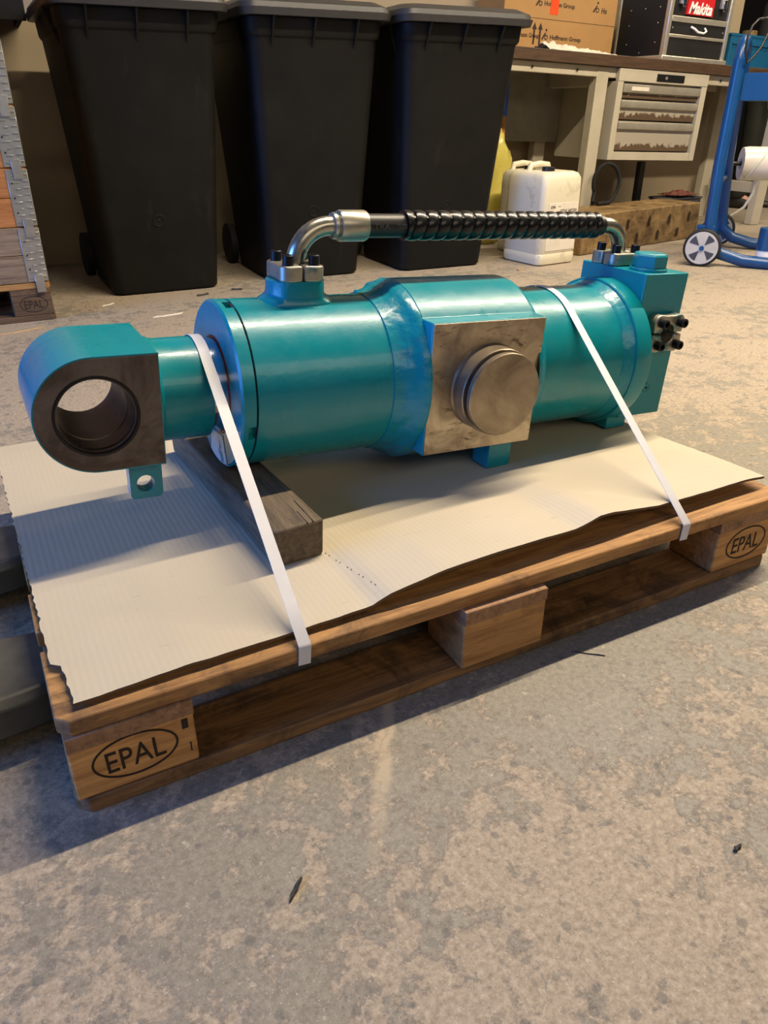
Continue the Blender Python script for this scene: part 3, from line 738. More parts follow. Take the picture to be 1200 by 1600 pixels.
# ------------------------------------------------------------------ wheelie bins
def make_bin():
    root = empty('wheelie_bin', (0, 0, 0))
    # origin on the floor at the front centre, front towards -y
    def sec(z, w_, yf, yb, r): return [(a, b, z) for a, b in rrect(w_, yb - yf, r, 6, 0, (yf + yb) / 2)]
    mb = MB()
    S = [(0.0, .455, .014, .50, .05), (.012, .475, .002, .52, .05), (.10, .484, -.010, .535, .05), (.14, .490, -.016, .545, .05), (.45, .523, -.058, .57, .052), (.75, .556, -.098, .60, .055), (.99, .585, -.132, .63, .06), (1.0, .590, -.136, .635, .06)]
    mb.loft([sec(*q) for q in S])
    obj('body', mb, 'bin', root, smooth=35)
    mb = MB(); mb.loft([sec(1.0, .596, -.140, .640, .06), sec(1.012, .606, -.146, .645, .06), sec(1.064, .614, -.152, .650, .06), sec(1.066, .610, -.150, .648, .06)])
    obj('rim', mb, 'bin', root, smooth=35)
    for x in (-.20, -.02, .17):
        mb = MB(); mb.prism([(-.185, 1.066), (-.13, 1.066), (-.131, .965)], x - .004, x + .004, 'X'); obj('gusset', mb, 'bin', root)
    for sx in (-1, 1):
        mb = MB(); y0 = -.02
        mb.add([(sx * .30, y0, 1.066), (sx * .332, y0, 1.066), (sx * .290, y0, .94), (sx * .30, y0 + .008, 1.066), (sx * .332, y0 + .008, 1.066), (sx * .290, y0 + .008, .94)], [(0, 1, 2), (5, 4, 3), (0, 3, 4, 1), (1, 4, 5, 2), (2, 5, 3, 0)])
        obj('gusset', mb, 'bin', root)
    mb = MB(); mb.loft([sec(1.067, .672, -.190, .655, .07), sec(1.092, .684, -.197, .66, .07), sec(1.094, .670, -.190, .655, .07), sec(1.112, .662, -.186, .65, .07), sec(1.135, .60, -.13, .60, .07), sec(1.15, .46, .0, .48, .07)])
    obj('lid', mb, 'bin_lid', root, smooth=35)
    obj('handle_bar', MB().tube([(-.26, .62, 1.0), (-.26, .72, 1.02), (0, .73, 1.02), (.26, .72, 1.02), (.26, .62, 1.0)], .015, 10), 'bin', root, smooth=40)
    obj('axle', MB().lathe([(-.27, .011), (.27, .011)], 'X', (0, .585, .10), 12), 'tyre', root, smooth=40)
    for sx in (-1, 1):
        obj('wheel', MB().lathe([(sx * .235, .085), (sx * .24, .1), (sx * .275, .1), (sx * .28, .085)], 'X', (0, .585, .10), 32), 'tyre', root, smooth=35)
    # embossed disc and panel seam on the front
    mb = MB(Matrix.Translation((-.01, -.038, .31)) @ Matrix.Rotation(math.radians(7.6), 4, 'X')); mb.lathe([(.004, .028), (-.0015, .028), (-.003, .023), (-.0015, .02), (-.0015, .006), (-.003, .004)], 'Y', (0, 0, 0), 24)
    obj('embossed_disc', mb, 'bin', root, smooth=30)
    return root
b0_ = make_bin()
spots = [(.812, 2.835, -1.5, 'black wheelie bin next to the stack of wooden pallet collars'),
         (1.538, 2.84, -2.5, 'black wheelie bin in the middle between two like it'),
         (2.225, 2.755, -3.0, 'black wheelie bin next to the workbench')]
for i, (x, y, rz, lab) in enumerate(spots):
    b = b0_ if i == 0 else copy_tree(b0_)
    b.location = (x, y, 0); b.rotation_euler.z = math.radians(rz)
    tag(b, lab, 'bin', 'black wheelie bins')

# ------------------------------------------------------------------ stack of pallet collars at the left
SX, SY = .297 - 1.2, 2.545
sp_ = copy_tree(pal); sp_.name = 'euro_pallet'; sp_.location = (SX, SY, 0)
tag(sp_, 'wooden pallet under the stack of pallet collars at the left edge', 'pallet')
for ch in sp_.children:
    if ch.name.startswith(('deck', 'bottom', 'stringer', 'corner', 'block')):
        ch.data = ch.data.copy(); ch.data.materials[0] = M['pallet_wood' if ch.name.startswith('deck') else 'dark_pallet_wood']
lab = ['lowest grey wooden pallet collar with galvanised corner hinge, on the pallet', 'orange wooden pallet collar second from the bottom of its stack',
       'wooden pallet collar third from the bottom of its stack', 'wooden pallet collar fourth from the bottom of its stack', 'topmost wooden pallet collar of the stack at the left edge']
for k in range(5):
    z0 = .1455 + k * .2005
    c = empty('pallet_collar', (SX + 1.2, SY, z0)); wm = ['grey_wood', 'orange_board', 'orange_board', 'grey_wood', 'orange_board'][k]
    tag(c, lab[k], 'pallet collar', 'pallet collars stacked at the left edge')
    for q in range(2):
        a, b = .001 + q * .1, .099 + q * .1
        obj('board', MB().box(-1.195, -.006, .002, .022, a, b), wm, c, bevel=.0015, bseg=1)
        obj('board', MB().box(-1.195, -.006, .778, .798, a, b), wm, c, bevel=.0015, bseg=1)
        obj('board', MB().box(-.026, -.006, .0225, .7775, a, b), wm, c, bevel=.0015, bseg=1)
        obj('board', MB().box(-1.195, -1.175, .0225, .7775, a, b), wm, c, bevel=.0015, bseg=1)
    mb = MB()
    mb.box(-.074, -.002, -.0012, .0012, .004, .196); mb.box(-.004, -.0015, -.001, .075, .004, .196)
    mb.box(-.050, -.018, -.0085, -.0052, -.036, .030); mb.box(-.049, -.019, -.0054, -.0008, .013, .029)
    for r in range(8):
        zz = .016 + r * .0225
        mb.box(-.066 + (r % 3) * .008, -.036, -.0042, 0, zz, zz + .0045); mb.box(-.024, -.004, -.0048, 0, zz + .004, zz + .009)
    hg = obj('hinge', mb, 'galv', c, bevel=.0008, bseg=1)
    for zz in (.05, .10, .15): obj('rivet', MB().lathe([(-.0035, .003), (0, .003)], 'Y', (-.060, 0, zz), 8), 'black_bolt', hg)

# ------------------------------------------------------------------ dark shelf on the wall behind the bins
sh = empty('storage_shelf', (.1, 3.80, 1.1)); tag(sh, 'dark shelf on the wall above the pallet collars', 'shelf')
obj('shelf_board', MB().box(-.7, .39, -.34, -.002, .0, .03), 'black_void', sh, bevel=.003)
for x in (-.5, .38): obj('bracket', MB().prism([(-.30, 0), (-.002, 0), (-.002, -.03), (-.28, -.012)], x - .01, x + .01, 'X'), 'black_void', sh)
obj('shelf_lip', MB().box(-.7, .39, -.355, -.34, -.03, .06), 'black_void', sh, bevel=.003)

# ------------------------------------------------------------------ workbench (the yard slopes a little, so the bench leans)
BT = math.radians(1.8); BP = Vector((4.0, 3.15, 0.0)); BR_ = Matrix.Rotation(BT, 4, 'Y')
def bw(x, y, z): return BP + BR_ @ (Vector((x, y, z)) - BP)
def bthing(name, x, y, z, rz=0.0):
    o = empty(name, bw(x, y, z)); o.rotation_euler = (BR_ @ Matrix.Rotation(rz, 4, 'Z')).to_euler(); return o
TOP = .998
wb = bthing('workbench', 4.0, 3.15, 0)
tag(wb, 'cream steel workbench with a dark wooden top behind the bins', 'workbench')
def wpart(name, x0, x1, y0, y1, z0, z1, mat, bev=.003):   # coordinates in the bench frame, world-like x and y
    return obj(name, MB().box(x0 - 4, x1 - 4, y0 - 3.15, y1 - 3.15, z0, z1), mat, wb, bevel=bev)
wpart('worktop', 2.78, 5.27, 3.120, 3.775, TOP - .058, TOP, 'bench_top')
wpart('front_rail', 2.80, 5.24, 3.155, 3.185, TOP - .112, TOP - .0585, 'bench_paint')
wpart('rear_rail', 2.80, 5.24, 3.70, 3.735, TOP - .112, TOP - .0585, 'bench_paint')
for x0 in (3.455, 5.09):
    off = (x0 - 4) * math.sin(BT)
    wpart('leg', x0, x0 + .088, 3.152, 3.215, .002 + off, TOP - .0588, 'bench_paint', .004)
    wpart('leg', x0, x0 + .088, 3.66, 3.72, .002 + off, TOP - .0588, 'bench_paint', .004)
    wpart('side_rail', x0 + .01, x0 + .075, 3.2155, 3.608, .245, .315, 'bench_paint')
    wpart('side_rail', x0 + .01, x0 + .075, 3.2155, 3.608, TOP - .16, TOP - .06, 'bench_paint')
wpart('back_panel', 2.82, 3.594, 3.612, 3.627, .535, TOP - .06, 'bench_grey')
for x in (2.98, 3.30, 4.48): obj('bolt_head', MB().lathe([(3.1495 - 3.15, .007), (3.146 - 3.15, .006)], 'Y', (x - 4, 0, TOP - .085), 10), 'black_plastic', wb)

# drawer cabinet hanging under the bench
dc = bthing('drawer_cabinet', 3.60, 3.128, .452)
tag(dc, 'cream drawer cabinet with worn drawer fronts hanging under the workbench', 'drawer cabinet')
CW, CH, CD = .745, .486, .50
def cpart(name, x0, x1, y0, y1, z0, z1, mat, par=None, bev=.002): return obj(name, MB().box(x0, x1, y0, y1, z0, z1), mat, par or dc, bevel=bev)
cpart('side_panel', 0, .045, 0, CD, 0, CH - .0665, 'bench_paint'); cpart('side_panel', CW - .045, CW, 0, CD, 0, CH - .0665, 'bench_paint')
cpart('back_panel', .0455, CW - .0455, CD - .01, CD, .0, CH - .0665, 'bench_paint'); cpart('bottom_rail', .0455, CW - .0455, .001, CD - .011, 0, .046, 'bench_paint')
cpart('header', .0, CW, -.002, .024, CH - .066, CH - .0005, 'bench_paint')
lockp = cpart('lock_plate', .30, .53, -.006, -.0015, CH - .056, CH - .016, 'black_plastic'); obj('lock', MB().lathe([(-.006, .009), (-.009, .009)], 'Y', (.375, 0, CH - .036), 16), 'case_alu', lockp)
for z0, z1, hz0, hz1 in ((.335, .414, .360, .411), (.222, .327, .280, .324), (.053, .214, .165, .211)):
    d = empty('drawer', (.05, .006, z0)); d.parent = dc
    obj('drawer_front', MB().box(.0, CW - .10, .012, .028, 0, z1 - z0), 'worn_drawer', d, bevel=.002)
    h0, h1 = hz0 - z0, hz1 - z0
    mb = MB(); rings = []
    for x in (.0, CW - .10): rings.append([(x, .012, h0), (x, -.006, h0 + .006), (x, -.010, (h0 + h1) / 2), (x, -.006, h1 - .004), (x, .012, h1)])
    mb.loft(rings); obj('handle_strip', mb, 'handle_alu', d, bevel=.001)
    if z0 > .3: obj('label_strip', MB().box(.06, .20, -.0115, -.009, h0 + .015, h1 - .015), 'white_paper', d)

# cartons and cases on the bench
def on_bench(name, x, y, label, cat, rz=0.0, z=TOP, group=None):
    o = bthing(name, x, y, z, rz); return tag(o, label, cat, group)
cb = on_bench('carton', 2.98, 3.46, 'brown shipping carton with printed brand and orange tape on the workbench', 'carton')
CBW, CBH = .835, .315
cbody = obj('carton_body', MB().box(0, CBW, 0, .28, .0008, CBH), 'carton', cb, bevel=.004)
obj('flap_seam', MB().box(.001, CBW - .001, -.0006, .0004, .178, .1805), 'carton_print', cb)
def brandmark(x, z, wd):
    mb = MB(facing_front(x, -.0002, z))
    mb.add([(-.020, -.022, 0), (-.008, -.022, 0), (.014, .012, 0), (.006, .014, 0), (-.020, -.022, .0008), (-.008, -.022, .0008), (.014, .012, .0008), (.006, .014, .0008)], [(3, 2, 1, 0), (4, 5, 6, 7), (0, 1, 5, 4), (1, 2, 6, 5), (2, 3, 7, 6), (3, 0, 4, 7)])
    mb.lathe([(0, .0065), (.0008, .0065)], 'Z', (.014, .026, 0), 12)
    R_ = []
    for k in range(20):
        a = 2 * PI * k / 20; R_.append([(.016 + r * math.cos(a), -.010 + r * math.sin(a), h) for r, h in ((.008, 0), (.013, 0), (.013, .0008), (.008, .0008))])
    R_.append(R_[0]); mb.loft(R_, False, False)
    obj('logo', mb, 'carton_print', cb)
    if wd: text('Hoffmann Group', 'print', 'carton_print', cb, wd, facing_front(x + .045 + wd / 2, -.0002, z - .010), .0008, .030, bold=.02)
brandmark(.235, .262, .225); brandmark(.30, .100, .235); brandmark(.02, .100, .20); 
brandmark(.655, .262, .13) if False else None
mbk = MB(facing_front(.665, -.0002, .262)); mbk.add([(-.020, -.022, 0), (-.008, -.022, 0), (.014, .012, 0), (.006, .014, 0), (-.020, -.022, .0008), (-.008, -.022, .0008), (.014, .012, .0008), (.006, .014, .0008)], [(3, 2, 1, 0), (4, 5, 6, 7), (0, 1, 5, 4), (1, 2, 6, 5), (2, 3, 7, 6), (3, 0, 4, 7)]); mbk.lathe([(0, .0065), (.0008, .0065)], 'Z', (.014, .026, 0), 12)
R_ = []
for k in range(20):
    a = 2 * PI * k / 20; R_.append([(.016 + r * math.cos(a), -.010 + r * math.sin(a), h) for r, h in ((.008, 0), (.013, 0), (.013, .0008), (.008, .0008))])
R_.append(R_[0]); mbk.loft(R_, False, False); obj('logo', mbk, 'carton_print', cb)
text('Ho', 'print', 'carton_print', cb, .04, facing_front(.735, -.0002, .252), .0008, .030, bold=.02)
for x in (.225, .268):
    mb = MB(facing_front(x, -.0002, .115)); mb.prism([(-.006, -.065), (.006, -.065), (.006, .010), (.017, .010), (0, .045), (-.017, .010), (-.006, .010)], 0, .0008, 'Z'); obj('arrow_print', mb, 'carton_print', cb)
obj('tape', MB().box(.325, .385, -.0012, .03, .205, CBH + .001), 'orange_tape', cb)

cs = on_bench('tool_case', 3.985, 3.20, 'black tool case with aluminium edges and drawers on the workbench', 'tool case')
SW, SD, SH = .535, .42, .52
obj('case_body', MB().box(.004, SW - .004, .012, SD, .03, SH), 'case_black', cs, bevel=.004)
for x0, x1 in ((0, .030), (SW - .030, SW)):
    obj('edge_profile', MB().box(x0, x1, -.006, .03, .028, SH), 'case_alu', cs, bevel=.006)
obj('base_tray', MB().box(-.02, SW + .01, -.02, SD, .0006, .029), 'case_alu', cs, bevel=.006)
for z0, z1 in ((.205, .235), (.125, .142)):
    obj('edge_profile', MB().box(.0305, SW - .0305, -.004, .011, z0, z1), 'case_alu', cs, bevel=.003)
for z0, z1, hd in ((.142, .205, True), (.032, .125, False)):
    d = obj('case_drawer', MB().box(.035, SW - .035, .002, .0115, z0 + .003, z1 - .003), 'case_black', cs, bevel=.002)
    if hd:
        obj('handle', MB().tube([(.20, .0, z1 - .018), (.215, -.02, z1 - .030), (.24, -.026, z1 - .045), (.29, -.026, z1 - .048), (.315, -.02, z1 - .035), (.32, .0, z1 - .018)], .006, 10), 'white_print', d, smooth=50)
        for x in (.05, SW - .05): obj('rivet', MB().lathe([(.002, .005), (-.001, .004)], 'Y', (x, 0, (z0 + z1) / 2), 10), 'case_alu', d)
obj('brand_plate', MB().box(.14, .365, -.002, .0115, .248, .40), 'red_print', cs)
text('Makita', 'brand_lettering', 'white_print', cs, .195, facing_front(.255, -.0022, .283), .0012, .062, shear=.25, bold=.03)
for x in (.075, .42):
    l = obj('latch', MB().box(x, x + .045, -.012, .0115, .295, .40), 'case_alu', cs, bevel=.004)
    obj('latch_tongue', MB().box(x + .01, x + .035, -.018, -.0125, .28, .34), 'chrome', l, bevel=.002)
for y, z in ((.08, .10), (.08, .2), (.08, .28), (.2, .05), (.32, .10), (.32, .2), (.32, .28), (.2, .28)):
    obj('rivet', MB().lathe([(.0035, .004), (.001, .003)], 'X', (0, y, z), 8), 'case_alu', cs)
obj('edge_profile', MB().box(-.002, .02, SD - .012, SD + .004, .03, SH), 'case_alu', cs, bevel=.003)

cr = on_bench('plastic_crate', 4.735, 3.35, 'blue plastic crate at the right end of the workbench', 'crate')
mb = MB(); W_, D_, H_ = .46, .30, .205
rings = [[(a, b, z) for a, b in rrect(W_ - .03 + dz, D_ - .03 + dz, .015, 3, W_ / 2, D_ / 2)] for z, dz in ((.0008, 0), (.19, .025), (.192, .032), (H_, .034), (H_, .018), (.02, -.01))]
mb.loft(rings); obj('crate_body', mb, 'crate_blue', cr, smooth=35)
obj('crate_band', MB().box(.02, W_ - .02, -.002, .006, .145, .150), 'crate_blue', cr)
tr = on_bench('tape_roll', 5.10, 3.52, 'small roll of brown tape lying on the rim of the blue crate', 'tape', z=TOP + H_ + .001)
mb = MB(); mb.lathe([(0, .028), (0, .048), (.045, .048), (.045, .028), (0, .028)], 'Z', (0, 0, 0), 32, False, False); obj('tape_ring', mb, 'parcel', tr, smooth=30)
# crumpled paper on the bench
def crumple(name, nx, ny, fn, mat, parent, th=.0015):
    V = []; F = []
    for j in range(ny + 1):
        for i in range(nx + 1): V.append(fn(i / nx, j / ny))
    n = len(V); V += [(a, b, c + th) for a, b, c in V]; r = nx + 1
    for j in range(ny):
        for i in range(nx):
            a = j * r + i; F += [(a + n, a + 1 + n, a + r + 1 + n, a + r + n), (a, a + r, a + r + 1, a + 1)]
    for i in range(nx): F += [(i, i + 1, i + 1 + n, i + n), (ny * r + i, ny * r + i + n, ny * r + i + 1 + n, ny * r + i + 1)]
    for j in range(ny): F += [(j * r, j * r + n, (j + 1) * r + n, (j + 1) * r), (j * r + nx, (j + 1) * r + nx, (j + 1) * r + nx + n, j * r + nx + n)]
    return link_mesh(name, V, F, mat, parent, smooth=50)
pp = on_bench('packing_paper', 3.10, 3.19, 'crumpled whitish packing paper strip in front of the brown carton', 'paper')
def fp(u, v):
    h = .010 + .055 * (1 - u) ** .7 * (.4 + .6 * abs(mnoise.noise(Vector((u * 9, v * 3, 1))))) + .02 * mnoise.noise(Vector((u * 17, v * 6, 5))) * (1 - .6 * u)
    e = math.sin(PI * v)
    return (.02 + u * .52, v * (.16 - .05 * u) + .01 * mnoise.noise(Vector((u * 8, v, 9))), .0012 + max(0, h) * (.15 + .85 * e))
crumple('paper_sheet', 40, 14, fp, 'white_paper', pp)
ht = on_bench('hand_tool', 3.30, 3.40, 'dark hand tool with an orange band in front of the brown carton', 'tool')
obj('tool_body', MB().tube([(0, 0, .018), (.05, .002, .020), (.16, .012, .019), (.23, .016, .016)], lambda q: .015 - .005 * q, 14), 'case_black', ht, smooth=50)
obj('tool_band', MB().lathe([(.055, .0168), (.11, .0160)], 'X', (0, .006, .0197), 16), 'orange_tape', ht, smooth=40)

# ------------------------------------------------------------------ under and before the bench
def jerry(name, loc, rz, label, w_=.275, d_=.30, h_=.455):
    root = empty(name, loc, (0, 0, math.radians(rz))); tag(root, label, 'canister', 'white canisters')
    mb = MB(); sec = lambda z, k, r: [(a, b, z) for a, b in rrect(w_ - k, d_ - k, r, 6)]
    mb.loft([sec(0, .03, .03), sec(.008, .008, .036), (sec(.03, 0, .036)), sec(.055, 0, .036), sec(.06, .006, .036), sec(.067, 0, .036), sec(h_ - .08, 0, .036), sec(h_ - .03, .006, .036), sec(h_ - .008, .030, .034), sec(h_, .07, .03)])
    obj('body', mb, 'jerry', root, smooth=40)
    obj('grip', MB().tube([(-.07, .05, h_ - .01), (-.06, .05, h_ + .022), (0, .05, h_ + .028), (.06, .05, h_ + .022), (.07, .05, h_ - .01)], .016, 12), 'jerry', root, smooth=50)
    obj('screw_cap', MB().lathe([(h_ - .004, .033), (h_ + .018, .033), (h_ + .020, .030)], 'Z', (-.03, -.05, 0), 24), 'black_plastic', root, smooth=30)
    return root
j1 = jerry('plastic_canister', (2.812, 2.712, 0), 5, 'white plastic canister with a paper label in front of the bench leg')
lb = obj('label', MB().box(-.098, .110, -.1525, -.1495, .075, .31), 'white_paper', j1)
text('OTW', 'label_print', 'carton_print', lb, .034, facing_front(-.070, -.1526, .290), .0008, .014, bold=.03)
text('OTW-MS300', 'label_print', 'carton_print', lb, .120, facing_front(.040, -.1526, .266), .0008, .024)
obj('label_print', MB().box(-.035, -.015, -.1530, -.1524, .291, .294), 'print_grey', lb)
jerry('plastic_canister', (2.935, 3.02, 0), 3, 'white plastic canister behind the labelled one beside the long parcel', .22, .22, .44)

px_ = empty('long_parcel', (3.115, 2.715, 0), (0, 0, math.radians(9.8)))
tag(px_, 'long brown film-wrapped parcel lying on the floor under the workbench', 'parcel')
PLn, PDp, PHt = 1.16, .30, .215
mb = MB(); rings = []
for k in range(21):
    x = PLn * k / 20; e = lambda q: .004 * mnoise.noise(Vector((k * .6, q * 3.7, 4)))
    rings.append([(x, e(0), .001), (x, PDp + e(1), .001), (x, PDp + e(2), PHt + e(3)), (x, PDp / 2, PHt + e(6)), (x, e(4), PHt + e(5)), (x, e(7) - .002, PHt / 2)])
mb.loft(rings); obj('parcel_body', mb, 'parcel', px_, bevel=.006, bseg=2)
for k in range(8):
    x = .30 + k * .105; z = (.055, .14)[k % 2]
    for zz in (z,):
        mb = MB(facing_front(x, -.0052, zz)); mb.add([(-.011, -.026, 0), (.011, -.026, 0), (.011, .018, 0), (0, .030, 0), (-.011, .018, 0), (-.011, -.026, .004), (.011, -.026, .004), (.011, .018, .004), (0, .030, .004), (-.011, .018, .004)], [(4, 3, 2, 1, 0), (5, 6, 7, 8, 9), (0, 1, 6, 5), (1, 2, 7, 6), (2, 3, 8, 7), (3, 4, 9, 8), (4, 0, 5, 9)])
        obj('printed_mark', mb, 'parcel_mark', px_)
lp = MB(); pts = []
for k in range(31):
    a = math.radians(-50 + 265 * k / 30); pts.append((3.60 + .095 * math.cos(a), 3.08 + .02 * math.sin(a * .5), .345 + .10 * math.sin(a)))
pts = [(3.50, 3.04, .228), (3.60, 3.05, .229), (3.64, 3.06, .250)] + pts + [(3.505, 3.09, .25), (3.49, 3.07, .232)]
o = obj('cable_loop', lp.tube(pts, .0115, 10), 'black_void', None, smooth=50); tag(o, 'loop of thick black cable standing on the wrapped parcel', 'cable')
ps = empty('stand_post', (4.16, 3.38, 0)); tag(ps, 'dark post on a flat foot under the drawer cabinet', 'stand')
obj('foot_plate', MB().box(-.11, .11, -.06, .06, .0008, .022), 'crate_blue', ps, bevel=.004); obj('post', MB().box(-.022, .022, -.02, .02, .0225, .43), 'black_plastic', ps, bevel=.003)
rg = empty('work_rag', (4.45, 3.28, 0)); tag(rg, 'reddish brown rag on a dark box behind the wrapped parcel', 'rag')
def fr(u, v):
    a, b = u - .5, v - .5; r = math.hypot(a, b)
    return (a * .24, b * .16, .212 + .028 * max(0, 1 - 2.1 * r) + .03 * mnoise.noise(Vector((u * 6, v * 6, 3))) * (1 - r) + .012)
crumple('rag_cloth', 20, 14, fr, 'red_rag', rg)
bx = empty('dark_box', (4.45, 3.29, 0)); tag(bx, 'dark grey box on the floor behind the wrapped parcel', 'box')
obj('box_body', MB().box(-.16, .16, -.07, .10, .0008, .195), 'wheel_dark', bx, bevel=.006); obj('box_lid', MB().box(-.165, .165, -.075, .105, .1955, .209), 'wheel_dark', bx, bevel=.004)

# yellow sack and blue pole beside the last bin
def lump(name, mat, parent, c, rx, ry, rz_, amp, seed, nu=28, nv=20):
    mb = MB(); rings = []
    for i in range(nv + 1):
        p = PI * i / nv; ring = []
        for j in range(nu):
            t_ = 2 * PI * j / nu; d = Vector((math.sin(p) * math.cos(t_), math.sin(p) * math.sin(t_), -math.cos(p)))
            k = 1 + amp * mnoise.noise(d * 2.3 + Vector((seed, 0, 0))) + amp * .5 * mnoise.noise(d * 6 + Vector((0, seed, 0)))
            ring.append((c[0] + d.x * rx * k, c[1] + d.y * ry * k, max(c[2] + d.z * rz_ * k, .002)))
        rings.append(ring)
    mb.loft(rings); return obj(name, mb, mat, parent, smooth=60)
yb = empty('plastic_sack', (2.915, 3.37, 0)); tag(yb, 'yellow plastic sack wedged between the last bin and the bench', 'sack')
lump('sack_body', 'yellow_bag', yb, (0, 0, .30), .15, .13, .36, .22, 3)
obj('sack_tail', MB().tube([(0, 0, .58), (-.01, 0, .66), (-.03, 0, .72)], lambda q: .06 - .045 * q, 12), 'yellow_bag', yb, smooth=60)
bp = empty('broom', (3.095, 3.50, 0)); tag(bp, 'broom stick with a blue end standing beside the last bin', 'broom')
obj('stick', MB().lathe([(.05, .014), (.70, .014)], 'Z', seg=14), 'orange_board', bp, smooth=40); obj('grip', MB().lathe([(.70, .017), (.865, .020), (.88, .013)], 'Z', seg=16), 'blue_cap', bp, smooth=40); obj('broom_head', MB().box(-.10, .10, -.025, .025, .0006, .055), 'wheel_dark', bp, bevel=.005)

# ------------------------------------------------------------------ blue hand trolley
td = Vector((.82, .57, 0)).normalized(); tn = Vector((td.y, -td.x, 0))   # axle direction, forward direction (towards the toe)
tw = empty('hand_trolley', (3.50, 2.20, 0), (0, 0, math.atan2(td.y, td.x)))
tag(tw, 'blue tubular hand trolley with grey spoked wheels in front of the workbench', 'trolley')
# local x along the axle, local -y towards the toe
AXL = .72
def wheel(x):
    wr = .094
    w_ = obj('wheel', MB().lathe([(x - .018, wr * .80), (x - .018, wr * .93), (x - .012, wr), (x + .012, wr), (x + .018, wr * .93), (x + .018, wr * .80)], 'X', (0, 0, wr), 40), 'tyre', tw, smooth=30)
    obj('wheel_disc', MB().lathe([(x - .0205, .006), (x - .0205, wr * .86), (x + .0205, wr * .86), (x + .0205, .006)], 'X', (0, 0, wr), 36), 'wheel_grey', w_, smooth=30)
    for sd in (-1, 1):
        for k in range(4):
            a0 = math.radians(90 * k + 20); a1 = math.radians(90 * k + 58)
            pts = [(.018, (a0 + a1) / 2)] + [(wr * .74, a0 + (a1 - a0) * q / 4) for q in range(5)]
            mb = MB(); poly = [(r * math.cos(a), wr + r * math.sin(a)) for r, a in pts]
            mb.prism(poly, x + sd * .0200, x + sd * .0215, 'X'); obj('wheel_opening', mb, 'wheel_dark', w_)
    obj('hub', MB().lathe([(x - .028, .012), (x + .028, .012)], 'X', (0, 0, wr), 16), 'trolley_blue', w_, smooth=30)
wheel(-.035); wheel(AXL + .035)
obj('axle', MB().lathe([(-.03, .010), (AXL + .03, .010)], 'X', (0, 0, .094), 12), 'trolley_blue', tw, smooth=40)
for x, xt in ((.03, .06), (AXL - .03, .30)):
    pts = [(x, -.34, .028), (x, -.20, .034), (x, -.09, .060), (x, -.03, .11), (x, -.012, .19), (x + (xt - x) * .5, .0, .50), (x + (xt - x) * .85, .0, .78), (xt, .0, .95)]
    obj('frame_tube', MB().tube(pts, .030, 16), 'trolley_blue', tw, smooth=40)
obj('handle_arch', MB().tube([(.06, 0, .945), (.065, 0, .99), (.10, 0, 1.025), (.18, 0, 1.035), (.26, 0, 1.02), (.295, 0, .985), (.30, 0, .945)], .028, 16), 'trolley_blue', tw, smooth=40)
for x in (.03, AXL - .03): obj('axle_bracket', MB().box(x - .022, x + .022, -.04, .05, .07, .20), 'trolley_blue', tw, bevel=.006)
mb = MB(); rings = []
for z, d in ((.775, .0), (.895, .0), (.895, -.006), (.781, -.006)): rings.append([(.075 - d, -.030 + d, z), (.33 + d, -.030 + d, z), (.33 + d, -.46 - d, z), (.075 - d, -.46 - d, z)])
mb.loft(rings); obj('tool_tray', mb, 'trolley_blue', tw, bevel=.002)
obj('cross_tube', MB().lathe([(.05, .016), (.52, .016)], 'X', (0, 0, .40), 14), 'trolley_blue', tw, smooth=40)
obj('toe_bar', MB().tube([(.03, -.34, .028), (AXL / 2, -.37, .028), (AXL - .03, -.34, .028)], .024, 14), 'trolley_blue', tw, smooth=40)
obj('toe_socket', MB().lathe([(.085, .047), (.19, .047), (.195, .044)], 'Z', (.10, -.30, 0), 28), 'trolley_blue', tw, smooth=30)
obj('sticker_band', MB().lathe([(.052, .044), (.0845, .044)], 'Z', (.10, -.30, 0), 28), 'white_print', tw, smooth=30)
obj('socket_foot', MB().lathe([(.001, .038), (.0515, .038)], 'Z', (.10, -.30, 0), 24), 'case_black', tw, smooth=30)
# roll of white film hanging on the trolley and its loose end
rl = empty('film_roll', (4.20, 2.63, .455), (0, 0, math.radians(-38))); tag(rl, 'roll of white plastic strapping film behind the blue trolley', 'roll')
obj('roll_body', MB().lathe([(.0, .030), (.0, .088), (.03, .092), (.28, .090), (.30, .088), (.30, .030), (0, .030)], 'X', seg=40, cap0=False, cap1=False), 'film', rl, smooth=35)
obj('loose_wrap', MB().tube([(.03, -.05, -.082), (.06, -.092, -.02), (.10, -.085, .045), (.14, -.03, .095), (.17, .02, .10)], .007, 8), 'film', rl, smooth=50)
obj('loose_end', MB().tube([(.10, -.02, -.088), (.10, -.01, -.16), (.07, 0, -.24), (.0, .02, -.30), (-.07, .04, -.33)], .009, 8), 'film', rl, smooth=50)
obj('core_rod', MB().lathe([(-.12, .012), (.42, .012)], 'X', seg=12), 'black_plastic', rl, smooth=40)
for x in (-.10, .40): obj('hanger', MB().tube([(x, 0, 0), (x, 0, -.455 + .006)], .009, 8), 'black_plastic', rl, smooth=40)
CABLE = [(3.63, 2.19, 1.119), (3.574, 2.19, 1.113), (3.539, 2.19, 1.085), (3.519, 2.19, 1.039), (3.522, 2.19, 0.987), (3.549, 2.19, 0.935), (3.59, 2.19, 0.963), (3.63, 2.19, 1.004), (3.656, 2.19, 1.059)]
ca = MB().tube(CABLE, .0055, 8)
o = obj('power_cable', ca, 'rubber', None, smooth=50); tag(o, 'thin black cable looped over the top of the blue trolley', 'cable')

